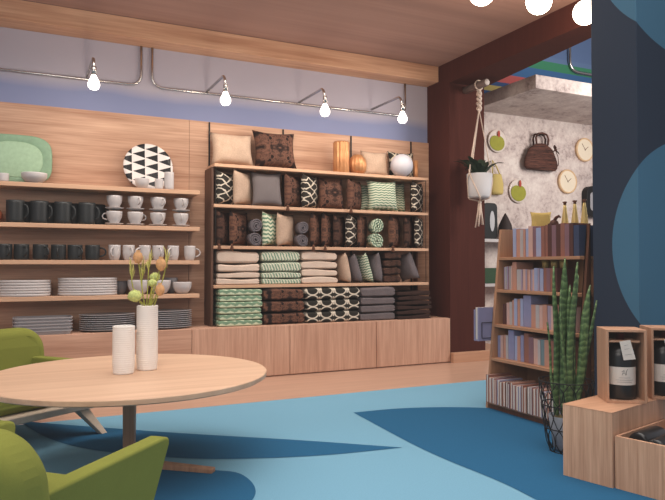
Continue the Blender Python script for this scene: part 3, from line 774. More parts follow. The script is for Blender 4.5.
def ribbed(r, h, n=18):
    prof = [(.001, 0), (r*.9, 0)]
    k = n*6
    for i in range(k+1):
        z = .004+(h-.006)*i/k; prof.append((r*(.93+.07*min(1, z/.05))-.0009*(.5+.5*math.cos(2*PI*i/6)), z))
    prof += [(r-.007, h), (r-.008, h-.01), (r-.01, .02), (.001, .016)]
    return lathe(prof, 40)
v1 = onZ(123.5, 373.5, ZT); v2 = onZ(147, 369.5, ZT)
tag(obj('ribbed_vase', ribbed(.053, .232, 22), m_vase, loc=(v1.x, v1.y, ZT+E)), 'shorter empty white ribbed vase on the round table', 'vase')
H2 = .324
tag(obj('ribbed_vase', ribbed(.053, H2, 31), m_vase, loc=(v2.x, v2.y, ZT+E)), 'taller white ribbed vase holding dried flowers on the round table', 'vase')
m_stem = plain('dried_stem', (176,176,84), .7, 0, .1, .2); m_podo = plain('orange_pod', (214,164,116), .7, 0, .1, .15, 60)
m_podg = plain('green_head', (196,206,128), .8, 0, .1, .25, 90); m_grassy = plain('pale_grass', (206,200,122), .8, 0, .1, .2)
depth = (v2-EYE).dot(FWD)
def atd(px, py, d): return EYE+ray(px, py)*d
def flower(px, py, kind, label, bpx, r=.022, dd=0, by=371, bend=0):
    base = Vector((v2.x+(bpx-147)*.0022, v2.y+dd*.3, ZT+.05)); top = atd(px, py, depth+dd)
    t = thing('dried_flower', label, 'flower', tuple(base), 0, 'dried flowers in the tall white vase')
    mouth = Vector((v2.x+(bpx-147)*.0042, v2.y+dd*.4, ZT+H2))
    p = [Vector((0,0,0)), mouth-base]
    tp = top-base
    for i in range(1, 7):
        s = i/6; q = (mouth-base).lerp(tp, s); q.x += math.sin(s*PI)*bend; p.append(q)
    obj('stem', tube(p, [.0032]*3+[.0028]*(len(p)-3), 6), m_stem, t)
    if kind == 'pod':
        h = lathe([(.002,-.028),(.012,-.024),(.021,-.010),(.0225,.004),(.017,.020),(.008,.027),(.011,.033),(.001,.034)], 16)
        h.xf(Matrix.Scale(r/.022, 4)); obj('seed_head', h, m_podo, t, loc=tuple(tp))
    elif kind == 'ball':
        s = sphere(r, 18, 12, sz=.85); rnd = random.Random(int(px))
        s.v = [(x*(1+rnd.uniform(-.12,.12)), y*(1+rnd.uniform(-.12,.12)), z*(1+rnd.uniform(-.12,.12))) for x, y, z in s.v]
        obj('flower_head', s, m_podg, t, loc=tuple(tp))
    else:
        mb = MB(); rnd = random.Random(int(px*3))
        for i in range(9):
            a, b = rnd.uniform(0, 6.28), rnd.uniform(.3, 1)
            mb.join(tube([(0,0,-.05+.006*i), (.01*math.cos(a), .01*math.sin(a), -.02+.008*i), (.022*math.cos(a)*b, .022*math.sin(a)*b, .008*i)], [.0022,.0025,.0008], 5))
        obj('spray', mb, m_grassy, t, loc=tuple(tp))
flower(138, 257.5, 'pod', 'dried flower with the topmost orange pod', 143, .024, -.02)
flower(161, 264.5, 'pod', 'dried flower with an orange pod in front of a white mug', 151, .026, .03)
flower(160, 290, 'pod', 'dried flower with the lowest orange pod', 154, .023, -.05)
flower(135, 296, 'ball', 'dried flower with the lowest and widest green ball head, over the vase rim', 143, .034, -.07)
flower(152.5, 283, 'ball', 'dried flower with a middle green ball head over the vase', 148, .022, -.02)
flower(155, 277, 'ball', 'dried flower with the highest green ball head', 150, .026, .05)
flower(149, 262, 'grass', 'thin dried grass spray rising between the orange pods', 147, dd=.05)
flower(143, 268, 'grass', 'thin dried grass spray below the topmost orange pod', 145, dd=.06, bend=-.01)
flower(167, 258, 'grass', 'thin dried grass spray beside the pod before the white mug', 153, dd=.08, bend=.015)
flower(132, 270, 'grass', 'thin dried grass spray bending out toward the jugs', 141, dd=.01, bend=-.02)

# ------------------------------------------------------------------ armchairs
m_green_f = fabric('olive_green_felt', (124,128,58), .06, 220, .08)
def armchair(label, C, face):
    """local: faces +Y, X to its own right; origin on the floor"""
    rz = math.atan2(face[1], face[0])-PI/2
    t = thing('armchair', label, 'armchair', (C[0], C[1], 0), rz, 'green lounge armchairs')
    obj('seat', box(-.268, .268, -.26, .23, .185, .275), m_green_f, t, .045, 5)
    # rounded backrest
    prof = rrect(.81, .46, .13, 9); prof = [(x, z+.355) for x, z in prof]
    b = prism(prof, -.40, -.25, 'y'); b.sm = [False]*len(b.sm)
    b.v = [(x, y-.22*max(0, z-.3), z) for x, y, z in b.v]
    obj('backrest', b, m_green_f, t, .05, 6)
    for s in (-1, 1):
        pr = [(-.38,.18), (.22,.18), (.285,.388), (.28,.41), (.25,.418), (-.38,.404)]
        a = prism(pr, s*.27 if s > 0 else -.335, s*.335 if s > 0 else -.27, 'x')
        a.v = [(x+s*.03*max(0, z-.22)/.2, y, z) for x, y, z in a.v]
        obj('armrest', a, m_green_f, t, .03, 5)
    fr = box(-.345, .345, -.33, .29, .145, .186)
    obj('frame', fr, m_pale, t, .008)
    for sx in (-1, 1):
        for sy in (-1, 1):
            x0, y0 = sx*.27, .22 if sy > 0 else -.25
            pts = [(x0, y0, .146), (x0+sx*.07, y0+sy*.12, 0)]
            mb = MB(); v = []
            for (x, y, z), w in zip(pts, (.036, .02)):
                v += [(x-w, y-w, z), (x+w, y-w, z), (x+w, y+w, z), (x-w, y+w, z)]
            mb.add(v, [(0,1,2,3),(4,5,6,7),(0,1,5,4),(1,2,6,5),(2,3,7,6),(3,0,4,7)])
            obj('leg', mb, m_pale, t, .004)
    return t
def dl(d, l): return (sY*d+cY*l, cY*d-sY*l)
armchair('green armchair tucked behind the round table before the low bench', G(3.70, -1.815), dl(-.52, .855))
armchair('green armchair with its back to the camera, cut by the lower photo edge', G(2.03, -.978), dl(.944, .33))

# ------------------------------------------------------------------ leaning bookcase
YF, YN = 3.60, 2.83; XB = 3.27; ZTOP = 1.235
def xf(z): return 2.90+.13*z/ZTOP
bc = thing('bookcase', 'open oak bookcase with slanted front, filled with pastel books', 'bookcase', (3.1, 3.2, 0))
def loc(mb): return mb.xf(Matrix.Translation((-3.1, -3.2, 0)))
side = [(xf(0), 0), (XB, 0), (XB, ZTOP), (xf(ZTOP), ZTOP)]
obj('side_panel', loc(prism(side, YF-.022, YF, 'y')), m_case, bc, .002)
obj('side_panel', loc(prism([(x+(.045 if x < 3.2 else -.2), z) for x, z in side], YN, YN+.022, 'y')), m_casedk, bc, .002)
zshelf = [1.04, .815, .575, .345]
for i, z in enumerate(zshelf): obj('shelf', loc(box(xf(z), XB-.012, YN+.022, YF-.022, z-.02, z)), m_casey, bc, .0015)
obj('shelf', loc(box(xf(0)+.012, XB-.012, YN+.022, YF-.022, .03, .045)), m_casey, bc)
obj('kick_board', loc(box(xf(0)+.012, xf(0)+.03, YN+.022, YF-.022, 0, .03)), m_casedk, bc)
obj('back_panel', loc(box(XB-.012, XB, YN+.022, YF-.022, .03, 1.10)), m_case, bc)
BC = {'blue':(158,166,196), 'lav':(140,140,172), 'ter':(188,140,122), 'pink':(200,164,154), 'grey':(178,172,172), 'brown':(144,98,86), 'dk':(88,58,54), 'mauve':(132,100,108), 'navy':(62,72,98), 'teal':(112,134,140), 'lil':(158,146,166)}
BM = {k_: plain('book_'+k_, c_, .7, 0, .15, .05, 12) for k_, c_ in BC.items()}
BN = {'blue':'pale blue','lav':'lavender','ter':'terracotta','pink':'dusty pink','grey':'grey','brown':'brown','dk':'dark brown','mauve':'mauve','navy':'navy blue','teal':'grey teal','lil':'lilac'}
m_page = plain('book_pages', (212,204,196), .9, 0, .1, .06, 300)
cover_cache = {}
def book(x0, y1, z, dx, th, h, col, label, group, spine_out=True, lean=0):
    """stands on z, spine at x0 facing -X; occupies y1-th .. y1"""
    t = thing('book', label, 'book', (x0, y1, z+E), 0, group)
    c = .0028
    s = box(0, dx, -c, 0, 0, h).join(box(0, dx, -th, -th+c, 0, h))
    s.join(box(0, c, -th+c, -c, 0, h) if spine_out else box(dx-c, dx, -th+c, -c, 0, h))
    obj('cover', s, BM[col], t)
    p = box(c, dx-.004, -th+c, -c, .003, h-.003) if spine_out else box(.004, dx-c, -th+c, -c, .003, h-.003)
    obj('pages', p, m_page, t)
    if lean: t.rotation_euler = (lean, 0, 0)
    return t
def row(z, start, seq, which, zlim, rec=.045, out=True, stop=YN+.03):
    y = start; rnd = random.Random(int(z*1000)); x0 = xf(z)+rec; grp = 'books on the '+which; cnt = {}
    made = []
    for s in seq:
        col, th, h = s[0], s[1]*1.2, s[2]
        dx = s[3] if len(s) > 3 else .15
        h = min(h, zlim-z-.004)
        if y-th < stop: break
        cnt[col] = cnt.get(col, 0)+1; made.append((col, y, th, h, dx)); y -= th+.0022
    for i, (col, yy, th, h, dx) in enumerate(made):
        c = cnt[col]; k_ = sum(1 for m_ in made[:i] if m_[0] == col)
        posn = f', {ORD[k_]} of its colour from the pillar' if c > 1 else ''
        book(x0+rnd.uniform(0, .006), yy, z, min(dx, XB-.014-x0-.008), th, h, col, f'{BN[col]} book on the {which}{posn}', grp, out)
    return y
S = lambda s: [(c.split(':')[0], float(c.split(':')[1])/1000, float(c.split(':')[2])/1000) for c in s.split()]
row(zshelf[0], 3.49, S('blue:26:196 ter:30:190 grey:24:186 ter:16:185 blue:22:190 pink:32:205 mauve:22:200 blue:38:190 brown:26:200 brown:18:205 dk:28:212 mauve:30:200 dk:30:205 brown:28:208 mauve:30:200 dk:24:205 navy:36:190 navy:36:190 brown:30:200 dk:30:205'), 'top bookcase tier', 1.5)
row(zshelf[1], 3.56, S('lil:12:155 grey:10:158 lil:12:160 mauve:9:160 grey:9:160 pink:10:165 ter:34:190 grey:34:140 lil:12:140 pink:10:142 pink:10:140 lil:12:142 ter:10:140 pink:10:138 lil:14:140 pink:12:140 blue:26:150 lil:12:148 blue:24:145 brown:24:150 mauve:24:150 brown:24:150 dk:24:150'), 'second bookcase tier', zshelf[0]-.02)
row(zshelf[2], 3.54, S('dk:26:140 pink:24:150 grey:20:158 ter:18:170 blue:24:182 ter:20:180 blue:22:184 lav:60:208 ter:34:150 grey:26:150 pink:24:150 ter:30:155 lil:26:150 pink:28:150 brown:30:158 lil:30:150 brown:30:160 pink:30:150'), 'third bookcase tier', zshelf[1]-.02)
row(zshelf[3], 3.57, S('lav:26:150 pink:20:155 ter:22:160 grey:18:160 lav:46:200 blue:24:165 ter:24:165 lav:24:175 brown:36:190 mauve:34:170 pink:32:165 grey:18:160 teal:26:165 ter:40:165 brown:40:165 ter:30:165'), 'fourth bookcase tier', zshelf[2]-.02)
# bottom tier: fore edges outwards, slightly leaning
y = 3.565; rnd = random.Random(5); x0 = 2.865; cnt = {}; made = []
seq = ['brown']+['ter','mauve','ter','lav','brown','ter','dk','mauve']*4
i = 0
while y-.026 > YN+.03 and i < 29:
    th = rnd.uniform(.018, .028); h = .165+rnd.uniform(-.008, .008)+(.02 if i == 0 else 0)
    c_ = seq[i]; made.append((c_, y, th, h)); y -= th+.003; i += 1
for i, (c_, yy, th, h) in enumerate(made):
    k_ = sum(1 for m_ in made[:i] if m_[0] == c_); c = sum(1 for m_ in made if m_[0] == c_)
    book(2.875+rnd.uniform(0, .008), yy, .045, .2, th, h, c_, f'{BN[c_]} book spine inward on the floor tier'+(f', {ORD[k_]} of its colour from the pillar' if c > 1 else ''), 'books on the floor tier of the bookcase', False, 0)
# cups standing on the second tier books
m_gold = plain('brushed_gold', (206,184,122), .5, .45, .5, .05)
for i, p in enumerate((548, 557, 566)):
    d_ = onX(p, 270, 3.15); z0 = zshelf[1]+.152
    tag(obj('gold_cup', lathe([(.001,0),(.022,0),(.026,.05),(.024,.05),(.02,.004),(.001,.003)], 18), m_gold, loc=(3.13, d_.y, z0)), f'small gold cup standing on the second tier books, {ORD[i]} from the far panel', 'cup')
# magazine holder behind the far panel
a = onY(473.5, 300, 3.66); b = onY(491, 300, 3.66); zt = onY(480, 307, 3.66).z; zb = onY(480, 340, 3.66).z
t = thing('magazine_holder', 'lavender magazine holder hung on the outside of the bookcase, toward the pillar', 'holder', (a.x, 3.604, zb))
W = b.x-a.x+.02
obj('back', box(0, W, .002, .012, 0, zt-zb), BM['lav'], t)
obj('front', box(0, W, -.055, -.047, 0, (zt-zb)*.93).xf(Matrix.Translation((-.0,.1,0))), BM['lav'], t)
obj('base', box(0, W, .012, .045, 0, .008), BM['lav'], t)
zz = (zt-zb)
fr = [(.025, -.003, .02), (W-.045, -.003, .02), (W-.045, -.003, zz*.55), (.025, -.003, zz*.55)]
obj('wire_frame', tube(fr, .003, 6, closed=True), m_black, t)
for i in range(3):
    tag(obj('leaflet', box(a.x+.006, a.x+W-.006, 3.604+.015+.009*i, 3.604+.0225+.009*i, zb+.0095, zt-.012+.006*i), m_page), f'white leaflet in the lavender magazine holder, {ORD[2-i]} from the bookcase panel' if i < 2 else 'white leaflet in the lavender magazine holder, outermost one', 'leaflet')

# ------------------------------------------------------------------ display counter behind the bookcase and what stands on it
t = thing('display_counter', 'white topped counter standing behind the bookcase', 'counter', (3.52, 3.2, 0))
obj('carcass', box(-.235, .25, -.38, .42, 0, 1.215), m_casedk, t)
obj('worktop', box(-.24, .26, -.39, .43, 1.216, 1.24), plain('white_top', (190,180,174), .5), t, .003)
ZK = 1.24
m_yel = fabric('mustard_cotton', (190,168,104), .08)
c_ = onX(541, 222, 3.42); mb = cushion(.155, .135, .07)
M1 = settle(mb, Matrix.Translation((c_.x, c_.y, 0)) @ Matrix.Rotation(-.45, 4, 'Z') @ Matrix.Rotation(-.1, 4, 'X'), ZK+E)
tag(obj('small_cushion', mb, m_yel, M=M1), 'small mustard yellow cushion on the counter behind the bookcase', 'cushion')
for i, p in enumerate((565, 575, 584.5)):
    c_ = onX(p, 225, 3.42)
    t = thing('gold_bottle', f'cone shaped gold bottle on the counter, {ORD[i]} from the mustard cushion', 'bottle', (3.42, c_.y, ZK+E), 0, 'gold cone bottles')
    obj('body', lathe([(.001,0),(.027,0),(.029,.006),(.012,.14),(.010,.165),(.001,.165)], 20), m_gold, t)
    obj('cap', lathe([(.001,.1655),(.010,.1655),(.010,.178),(.016,.182),(.016,.188),(.001,.19)], 16), m_casedk, t)
c_ = onX(554, 222, 3.36)
mb = sphere(.032, 16, 10, sz=1.0, c=(0,0,.032)).join(tube([(0,0,.05),(.0,-.02,.075),(.0,-.045,.085),(.0,-.06,.075)], [.012,.012,.010,.006], 8))
tag(obj('brown_bird_ornament', mb, plain('brown_ceramic', (78,46,38), .6), loc=(3.36, c_.y, ZK+E)), 'little dark brown ornament with a beak between cushion and gold bottles', 'ornament')
# ------------------------------------------------------------------ hanging planter on the pillar
PX = 4.11
p0 = onY(464, 89.5, 5.4); zr = 2.79; ye = onX(487, 84, PX).y
t = thing('wall_peg', 'thick pale wooden peg sticking out of the red-brown pillar', 'peg', (PX, 5.398, zr))
pg = lathe([(.001,0),(.036,0),(.036,5.398-ye-.004),(.032,5.398-ye),(.001,5.398-ye)], 20); pg.xf(Matrix.Rotation(PI/2, 4, 'X'))
obj('body', pg, plain('grey_wood', (112,92,86), .7), t)
cp = lathe([(.001,0),(.030,0),(.030,.003),(.001,.003)], 20); cp.xf(Matrix.Rotation(PI/2, 4, 'X')); obj('cap', cp, plain('pale_end', (190,176,168), .7), t, loc=(0, ye-5.398-.0005, 0))
yh = onX(479, 90, PX).y
m_rope = fabric('cotton_rope', (206,186,172), .15, 150, .5); m_pot = plain('white_pot', (186,184,186), .6, 0, .2, .04, 8)
zpt = onX(480, 174, PX).z; zpb = onX(480, 198, PX).z
t = thing('hanging_planter', 'white pot hanging in knotted cotton rope from the wooden peg', 'planter', (PX, yh, zr))
dz = zpt-zr; db = zpb-zr; Rp = .128
pot = lathe([(.001,db),(Rp*.8,db),(Rp*.84,db+.02),(Rp,dz),(Rp-.012,dz),(Rp*.8,db+.03),(.001,db+.03)], 28)
obj('pot', pot, m_pot, t)
loop = [(0.0, .0, 0)]
ring = [(.0+.047*math.cos(a), .0, .0+.047*math.sin(a)) for a in [2*PI*i/20 for i in range(20)]]
obj('rope_loop', tube(ring, .008, 6, closed=True), m_rope, t)
kn = MB(); z1 = -.05; z2 = onX(479, 111, PX).z-zr
for ph in (0, PI):
    kn.join(tube([(.016*math.cos(ph+i*.62), .016*math.sin(ph+i*.62), z1+(z2-z1)*i/22) for i in range(23)], .014, 8))
obj('rope_twist', kn, m_rope, t)
for i, a in enumerate((PI*1.02, -.15, PI*.5)):
    x, y = Rp*1.04*math.cos(a), Rp*1.04*math.sin(a)
    x2, y2 = Rp*.86*math.cos(a+.9), Rp*.86*math.sin(a+.9)
    obj('rope', tube(round_path([(0,0,z2+.01), (x,y,dz+.01), ((Rp+.006)*math.cos(a+.25), (Rp+.006)*math.sin(a+.25), dz-.06), (x2,y2,db-.004), (0,0,db-.03)], .02, 3), .0085 if i == 0 else .006, 6), m_rope, t)
    x3, y3 = Rp*.86*math.cos(a-.9), Rp*.86*math.sin(a-.9)
    obj('rope', tube(round_path([(x,y,dz+.005), ((Rp+.006)*math.cos(a-.25), (Rp+.006)*math.sin(a-.25), dz-.06), (x3,y3,db-.004), (0,0,db-.032)], .02, 3), .006, 6), m_rope, t)
zt_ = onX(478, 228, PX).z-zr; ts = MB(); rnd = random.Random(3)
ts.join(sphere(.02, 10, 8, c=(0,0,db-.04)))
for i in range(6):
    a = i*PI/3; e = rnd.uniform(.6, 1.1)
    ts.join(tube([(.008*math.cos(a), .008*math.sin(a), db-.03), (.018*math.cos(a), .018*math.sin(a), db-.14), (.055*e*math.cos(a)-.01, .03*e*math.sin(a), zt_+rnd.uniform(0,.06))], [.008,.009,.008], 6))
obj('tassel', ts, m_rope, t)
m_leafd = plain('dark_leaf', (48,64,48), .6, 0, .3, .25, 40)
pl = MB(); rnd = random.Random(11)
def leafmb(p, d, L, w, curl=.3, up=.5):
    p = Vector(p); d = Vector(d).normalized(); s = d.cross(Vector((0,0,1)))
    s = s.normalized() if s.length > .01 else Vector((1,0,0)); v, f = [], []
    for i in range(7):
        u = i/6; c = p+d*(L*u)+Vector((0,0,up*L*u-curl*L*u*u*1.4)); ww = w*math.sin(PI*min(1, u*.92+.08))**.8
        v += [c-s*ww, c+Vector((0,0,-.15*ww)), c+s*ww]
    for i in range(6):
        for j in range(2): f.append((i*3+j, i*3+j+1, i*3+j+4, i*3+j+3))
    return MB().add(v, f, 0, True)
for i in range(34):
    a = rnd.uniform(0, 2*PI); r0 = rnd.uniform(.01, .06)
    pl.join(leafmb((r0*math.cos(a), r0*math.sin(a), dz-.01), (math.cos(a), math.sin(a), rnd.uniform(.5, 1.6)), rnd.uniform(.17, .30), rnd.uniform(.02, .032), .5))
tag(obj('trailing_plant', pl, m_leafd, loc=(PX, yh, zr)), 'dark green leafy plant growing in the hanging white pot', 'plant')

# ------------------------------------------------------------------ things on the concrete wall
YN_ = 6.1
def wallsize(x0, x1, y0, y1, Y=6.07):
    a, b = onY(x0, (y0+y1)/2, Y), onY(x1, (y0+y1)/2, Y); return (a.x+b.x)/2, (b.x-a.x), onY((x0+x1)/2, y0, Y).z, onY((x0+x1)/2, y1, Y).z
def outline_disc(pts, y0, y1): return prism(pts, y0, y1, 'y')
m_cream = plain('cream_face', (218,204,182), .6, 0, .2, .02); m_rim = plain('clock_rim', (206,172,134), .5)
m_plate = plain('plate_white', (206,192,182), .4, 0, .3, .02); m_apple = plain('apple_green', (142,140,48), .6, 0, .2, .08, 20); m_leafr = plain('leaf_rust', (160,62,44), .6)
for x0, x1, y0, y1, lab in [(487, 508, 129.5, 152.5, 'white plate with a green apple, the one nearer the slab on the concrete wall'), (508.5, 529, 179, 203, 'white plate with a green apple, the lower one near the mustard bag')]:
    x, w, zt, zb = wallsize(x0, x1, y0, y1); r = (zt-zb)/2*1.0; zc = (zt+zb)/2
    t = thing('hanging_plate', lab, 'plate', (x, YN_-.004, zc), 0, 'apple plates on the concrete wall')
    o = dish_xz([(sup(r*.7,r*.7,1,36), 0), (sup(r,r,1,36), -.02), (sup(r*.98,r*.98,1,36), -.026), (sup(r*.72,r*.72,1,36), -.014)]); obj('dish', o, m_plate, t)
    ap = []
    for i in range(40):
        a = 2*PI*i/40; rr = r*.76*(1-.16*math.exp(-((a-PI/2)/.35)**2))*(1+.05*math.cos(2*a)); ap.append((rr*math.cos(a)-.006, rr*math.sin(a)*.95-r*.16))
    obj('apple_picture', prism(ap, -.029, -.0275, 'y'), m_apple, t)
    lf = [(r*.17*math.cos(a)*.8+r*.13, r*.3*math.sin(a)+r*.62) for a in [2*PI*i/16 for i in range(16)]]
    obj('leaf_picture', prism(lf, -.031, -.0292, 'y'), m_leafr, t)
for x0, x1, y0, y1, lab in [(576, 594, 138, 161.5, 'round cream wall clock beside the blue column'), (558.5, 577, 169.5, 193.5, 'round cream wall clock above the gold bottles')]:
    x, w, zt, zb = wallsize(x0, x1, y0, y1); r = (zt-zb)/2; zc = (zt+zb)/2
    t = thing('wall_clock', lab, 'clock', (x, YN_-.003, zc), 0, 'cream wall clocks')
    obj('case', dish_xz([(sup(r,r,1,40), 0), (sup(r,r,1,40), -.035), (sup(r*.9,r*.9,1,40), -.038), (sup(r*.88,r*.88,1,40), -.026)]), m_rim, t)
    obj('face', prism(sup(r*.88,r*.88,1,40), -.0285, -.0262, 'y'), m_cream, t)
    for a, L, nm in ((.95, .62, 'minute_hand'), (2.5, .45, 'hour_hand')):
        h = box(-.0035, .0035, -.031, -.0295, -r*.08, r*L); h.xf(Matrix.Rotation(-(PI/2-a), 4, 'Y')); obj(nm, h, m_casedk, t)
# wicker handbag
x, w, zt, zb = wallsize(521.5, 554.5, 144.5, 170.5); zh = onY(538, 132.5, 6.0).z
k = N('dark_wicker'); o = k.obj(); n1 = k.noise(k.mapv(o, (8, 8, 60)), 1, 3, .6)
k.base(k.ramp(n1, [(.3, lin((38,22,18))), (.55, lin((84,50,40))), (.75, lin((104,66,54)))]), .7, 0, .2).bump(n1, .9, .02); m_wick = k.m
t = thing('hanging_handbag', 'dark brown wicker handbag hanging on the concrete wall', 'bag', (x, YN_-.075, zb))
hb = zt-zb; pts = []; v, f = [], []; n, m = 28, 10
for j in range(m+1):
    u = j/m; wd = w/2*(.80+.2*math.sin(PI*min(1, u*1.1+.25)))*(1 if u < .7 else 1-.5*((u-.7)/.3)**2); dp = .062*(1-.55*u)
    if j == 0: wd *= .9
    for i in range(n):
        a = 2*PI*i/n; v.append((wd*math.copysign(abs(math.cos(a))**.8, math.cos(a)), dp*math.sin(a), hb*u*(1-.05*math.cos(a)**2)+random.Random(i*99+j).uniform(-.003,.003)))
for j in range(m):
    for i in range(n): f.append((j*n+i, j*n+(i+1) % n, (j+1)*n+(i+1) % n, (j+1)*n+i))
f += [tuple(range(n)), tuple(m*n+i for i in range(n))]
obj('body', MB().add(v, f, 0, True), m_wick, t)
hx = w*.17; zz = zh-zb
for yy in (-.025, .025):
    obj('handle', tube([(-hx,yy,hb-.015),(-hx*1.1,yy,hb+(zz-hb)*.5),(-hx*.8,yy,hb+(zz-hb)*.88),(0,yy,zz),(hx*.8,yy,hb+(zz-hb)*.88),(hx*1.1,yy,hb+(zz-hb)*.5),(hx,yy,hb-.015)], .012, 8), m_wick, t)
bw = MB()
for a in (.4, 2.2, 3.6, 5.4): bw.join(leafmb((0,0,0), (math.cos(a), -.3, math.sin(a)), .075, .02, .1, .1))
bw.join(sphere(.018, 10, 8)).join(tube([(0,0,0),(.03,-.01,-.09),(.05,0,-.17),(.03,0,-.2)], .005, 6))
obj('bow', bw, m_wick, t, loc=(w*.34, -.06, hb*.78))
tag(obj('wall_hook', tube([(0,.0,0),(0,-.09,0),(0,-.1,.02)], .006, 6), m_black, loc=(x, YN_-.002, zh-.02)), 'black hook carrying the wicker handbag', 'hook')
# mustard bag
x, w, zt, zb = wallsize(489.5, 502, 174.5, 194.5); zh = onY(493, 160, 6.05).z
t = thing('hanging_pouch', 'small mustard yellow bag hanging beside the white planter', 'bag', (x, YN_-.045, zb))
hb = zt-zb
obj('body', lathe([(.001,0),(w*.42,0),(w*.5,hb*.12),(w*.5,hb*.55),(w*.38,hb*.92),(w*.36,hb),(.001,hb)], 20).xf(Matrix.Scale(.55, 4, (0,1,0))), m_yel, t)
obj('strap', tube([(-w*.3,0,hb*.95),(-w*.34,0,hb+(zh-zt)*.5),(-w*.25,.02,zh-zb),(w*.0,.0,hb+(zh-zt)*.55),(w*.3,0,hb*.95)], .008, 6), m_yel, t)
# white wall shelves, dark dish, dark pear
for i, (y, lab) in enumerate(((239, 'white niche shelf carrying the dark dish and dark pear'), (283.5, 'white niche shelf carrying the green box'))):
    z = onY(490, y, 5.9).z
    tag(obj('niche_wall_shelf', box(4.36, 5.3, 5.86, 6.098, z-.035, z), m_white, None, .002), lab, 'shelf')
z = onY(490, 239, 5.9).z
x0, x1 = onY(484, 220, 5.98).x, onY(497.5, 220, 5.98).x; zt = onY(490, 203, 5.98).z
t = thing('standing_dish', 'dark rectangular dish with a pale centre standing on the white niche shelf', 'dish', ((x0+x1)/2, 5.98, z+E))
hh = zt-z; pr = [(a, b+hh/2) for a, b in rrect((x1-x0), hh, .05)]
obj('body', prism(pr, 0, .03, 'y'), m_black, t, .006)
obj('inlay', prism([(.02+.035*math.cos(2*PI*i/24), hh*.5+.12*math.sin(2*PI*i/24)) for i in range(24)], -.004, -.001, 'y'), m_pot, t)
x0, x1 = onY(499.5, 220, 5.95).x, onY(511, 220, 5.95).x; r = (x1-x0)/2; zt = onY(504, 213, 5.95).z
tag(obj('pear_ornament', lathe([(.001,0),(r*.8,0),(r,(zt-z)*.3),(r*.85,(zt-z)*.55),(r*.4,(zt-z)*.82),(r*.1,(zt-z)*.97),(.001,zt-z)], 20), plain('dark_clay', (46,34,32), .7), loc=((x0+x1)/2, 5.95, z+E)), 'dark pear shaped ornament beside the dark dish', 'ornament')
z = onY(490, 283.5, 5.9).z
x0 = onY(478, 275, 5.98).x; x1 = onY(496.5, 275, 5.98).x
tag(obj('green_box', box(x0, x1, 5.9, 6.05, z+E, onY(490, 268, 5.95).z), plain('dark_green_card', (48,74,50), .7), None, .004), 'dark green box on the lower white niche shelf', 'box')
# dark lantern by the column
x, w, zt, zb = wallsize(587.5, 602, 186, 217, 6.0)
t = thing('wall_lantern', 'dark rounded wall lantern half hidden by the blue column', 'lamp', (x, YN_-.004, zb))
hb = zt-zb
obj('frame', prism([(a, b+hb/2) for a, b in rrect(w, hb, w*.4)], -.09, 0, 'y'), m_black, t, .006)
obj('pane', prism([(a, b+hb/2) for a, b in rrect(w*.6, hb*.6, w*.2)], -.095, -.0905, 'y'), m_grey_glaze, t)

# ------------------------------------------------------------------ snake plant in a wire basket
px_, py_ = G(3.45, 1.242)
t = thing('plant_basket', 'black wire basket holding the grey pot, beside the oak platform', 'basket', (px_, py_, 0))
rb0, rb1, hb = .085, .14, .37
for u in (0, .33, .66, 1):
    r = rb0+(rb1-rb0)*u**.6
    obj('hoop', tube([(r*math.cos(a), r*math.sin(a), .004+hb*u) for a in [2*PI*i/28 for i in range(28)]], .0032, 5, closed=True), m_black, t)
wr = MB(); nn = 14
for i in range(nn):
    for s in (1, -1):
        pts = []
        for j in range(9):
            u = j/8; r = rb0+(rb1-rb0)*u**.6; a = 2*PI*i/nn+s*.24*math.sin(u*PI*3)
            pts.append((r*math.cos(a), r*math.sin(a), .004+hb*u))
        wr.join(tube(pts, .0026, 5))
obj('wire_mesh', wr, m_black, t)
t = thing('grey_pot', 'grey pot with the tall snake plant, inside the wire basket', 'pot', (px_, py_, .009))
obj('body', lathe([(.001,0),(.058,0),(.066,.01),(.092,.18),(.085,.18),(.06,.02),(.001,.02)], 28), plain('grey_stone', (122,128,138), .7, var=.12), t)
obj('soil', lathe([(.001,.155),(.08,.155),(.06,.17),(.001,.175)], 20), plain('moss_soil', (96,84,58), .9, 0, .1, .4, 60), t)
k = N('snake_leaf'); o = k.sep(k.obj()); nz = k.noise(k.obj(), 14, 3, .7)
v = k.math('FRACT', k.math('ADD', k.math('MULTIPLY', o[2], 26), k.math('MULTIPLY', nz, 2.2)))
k.base(k.ramp(v, [(0, lin((64,86,54))), (.4, lin((88,116,70))), (.6, lin((122,148,96))), (.85, lin((76,102,62))), (1, lin((64,86,54)))]), .45, 0, .35); m_snake = k.m
sp = thing('snake_plant', 'tall snake plant with banded upright leaves rising from the grey pot', 'plant', (px_, py_, .18))
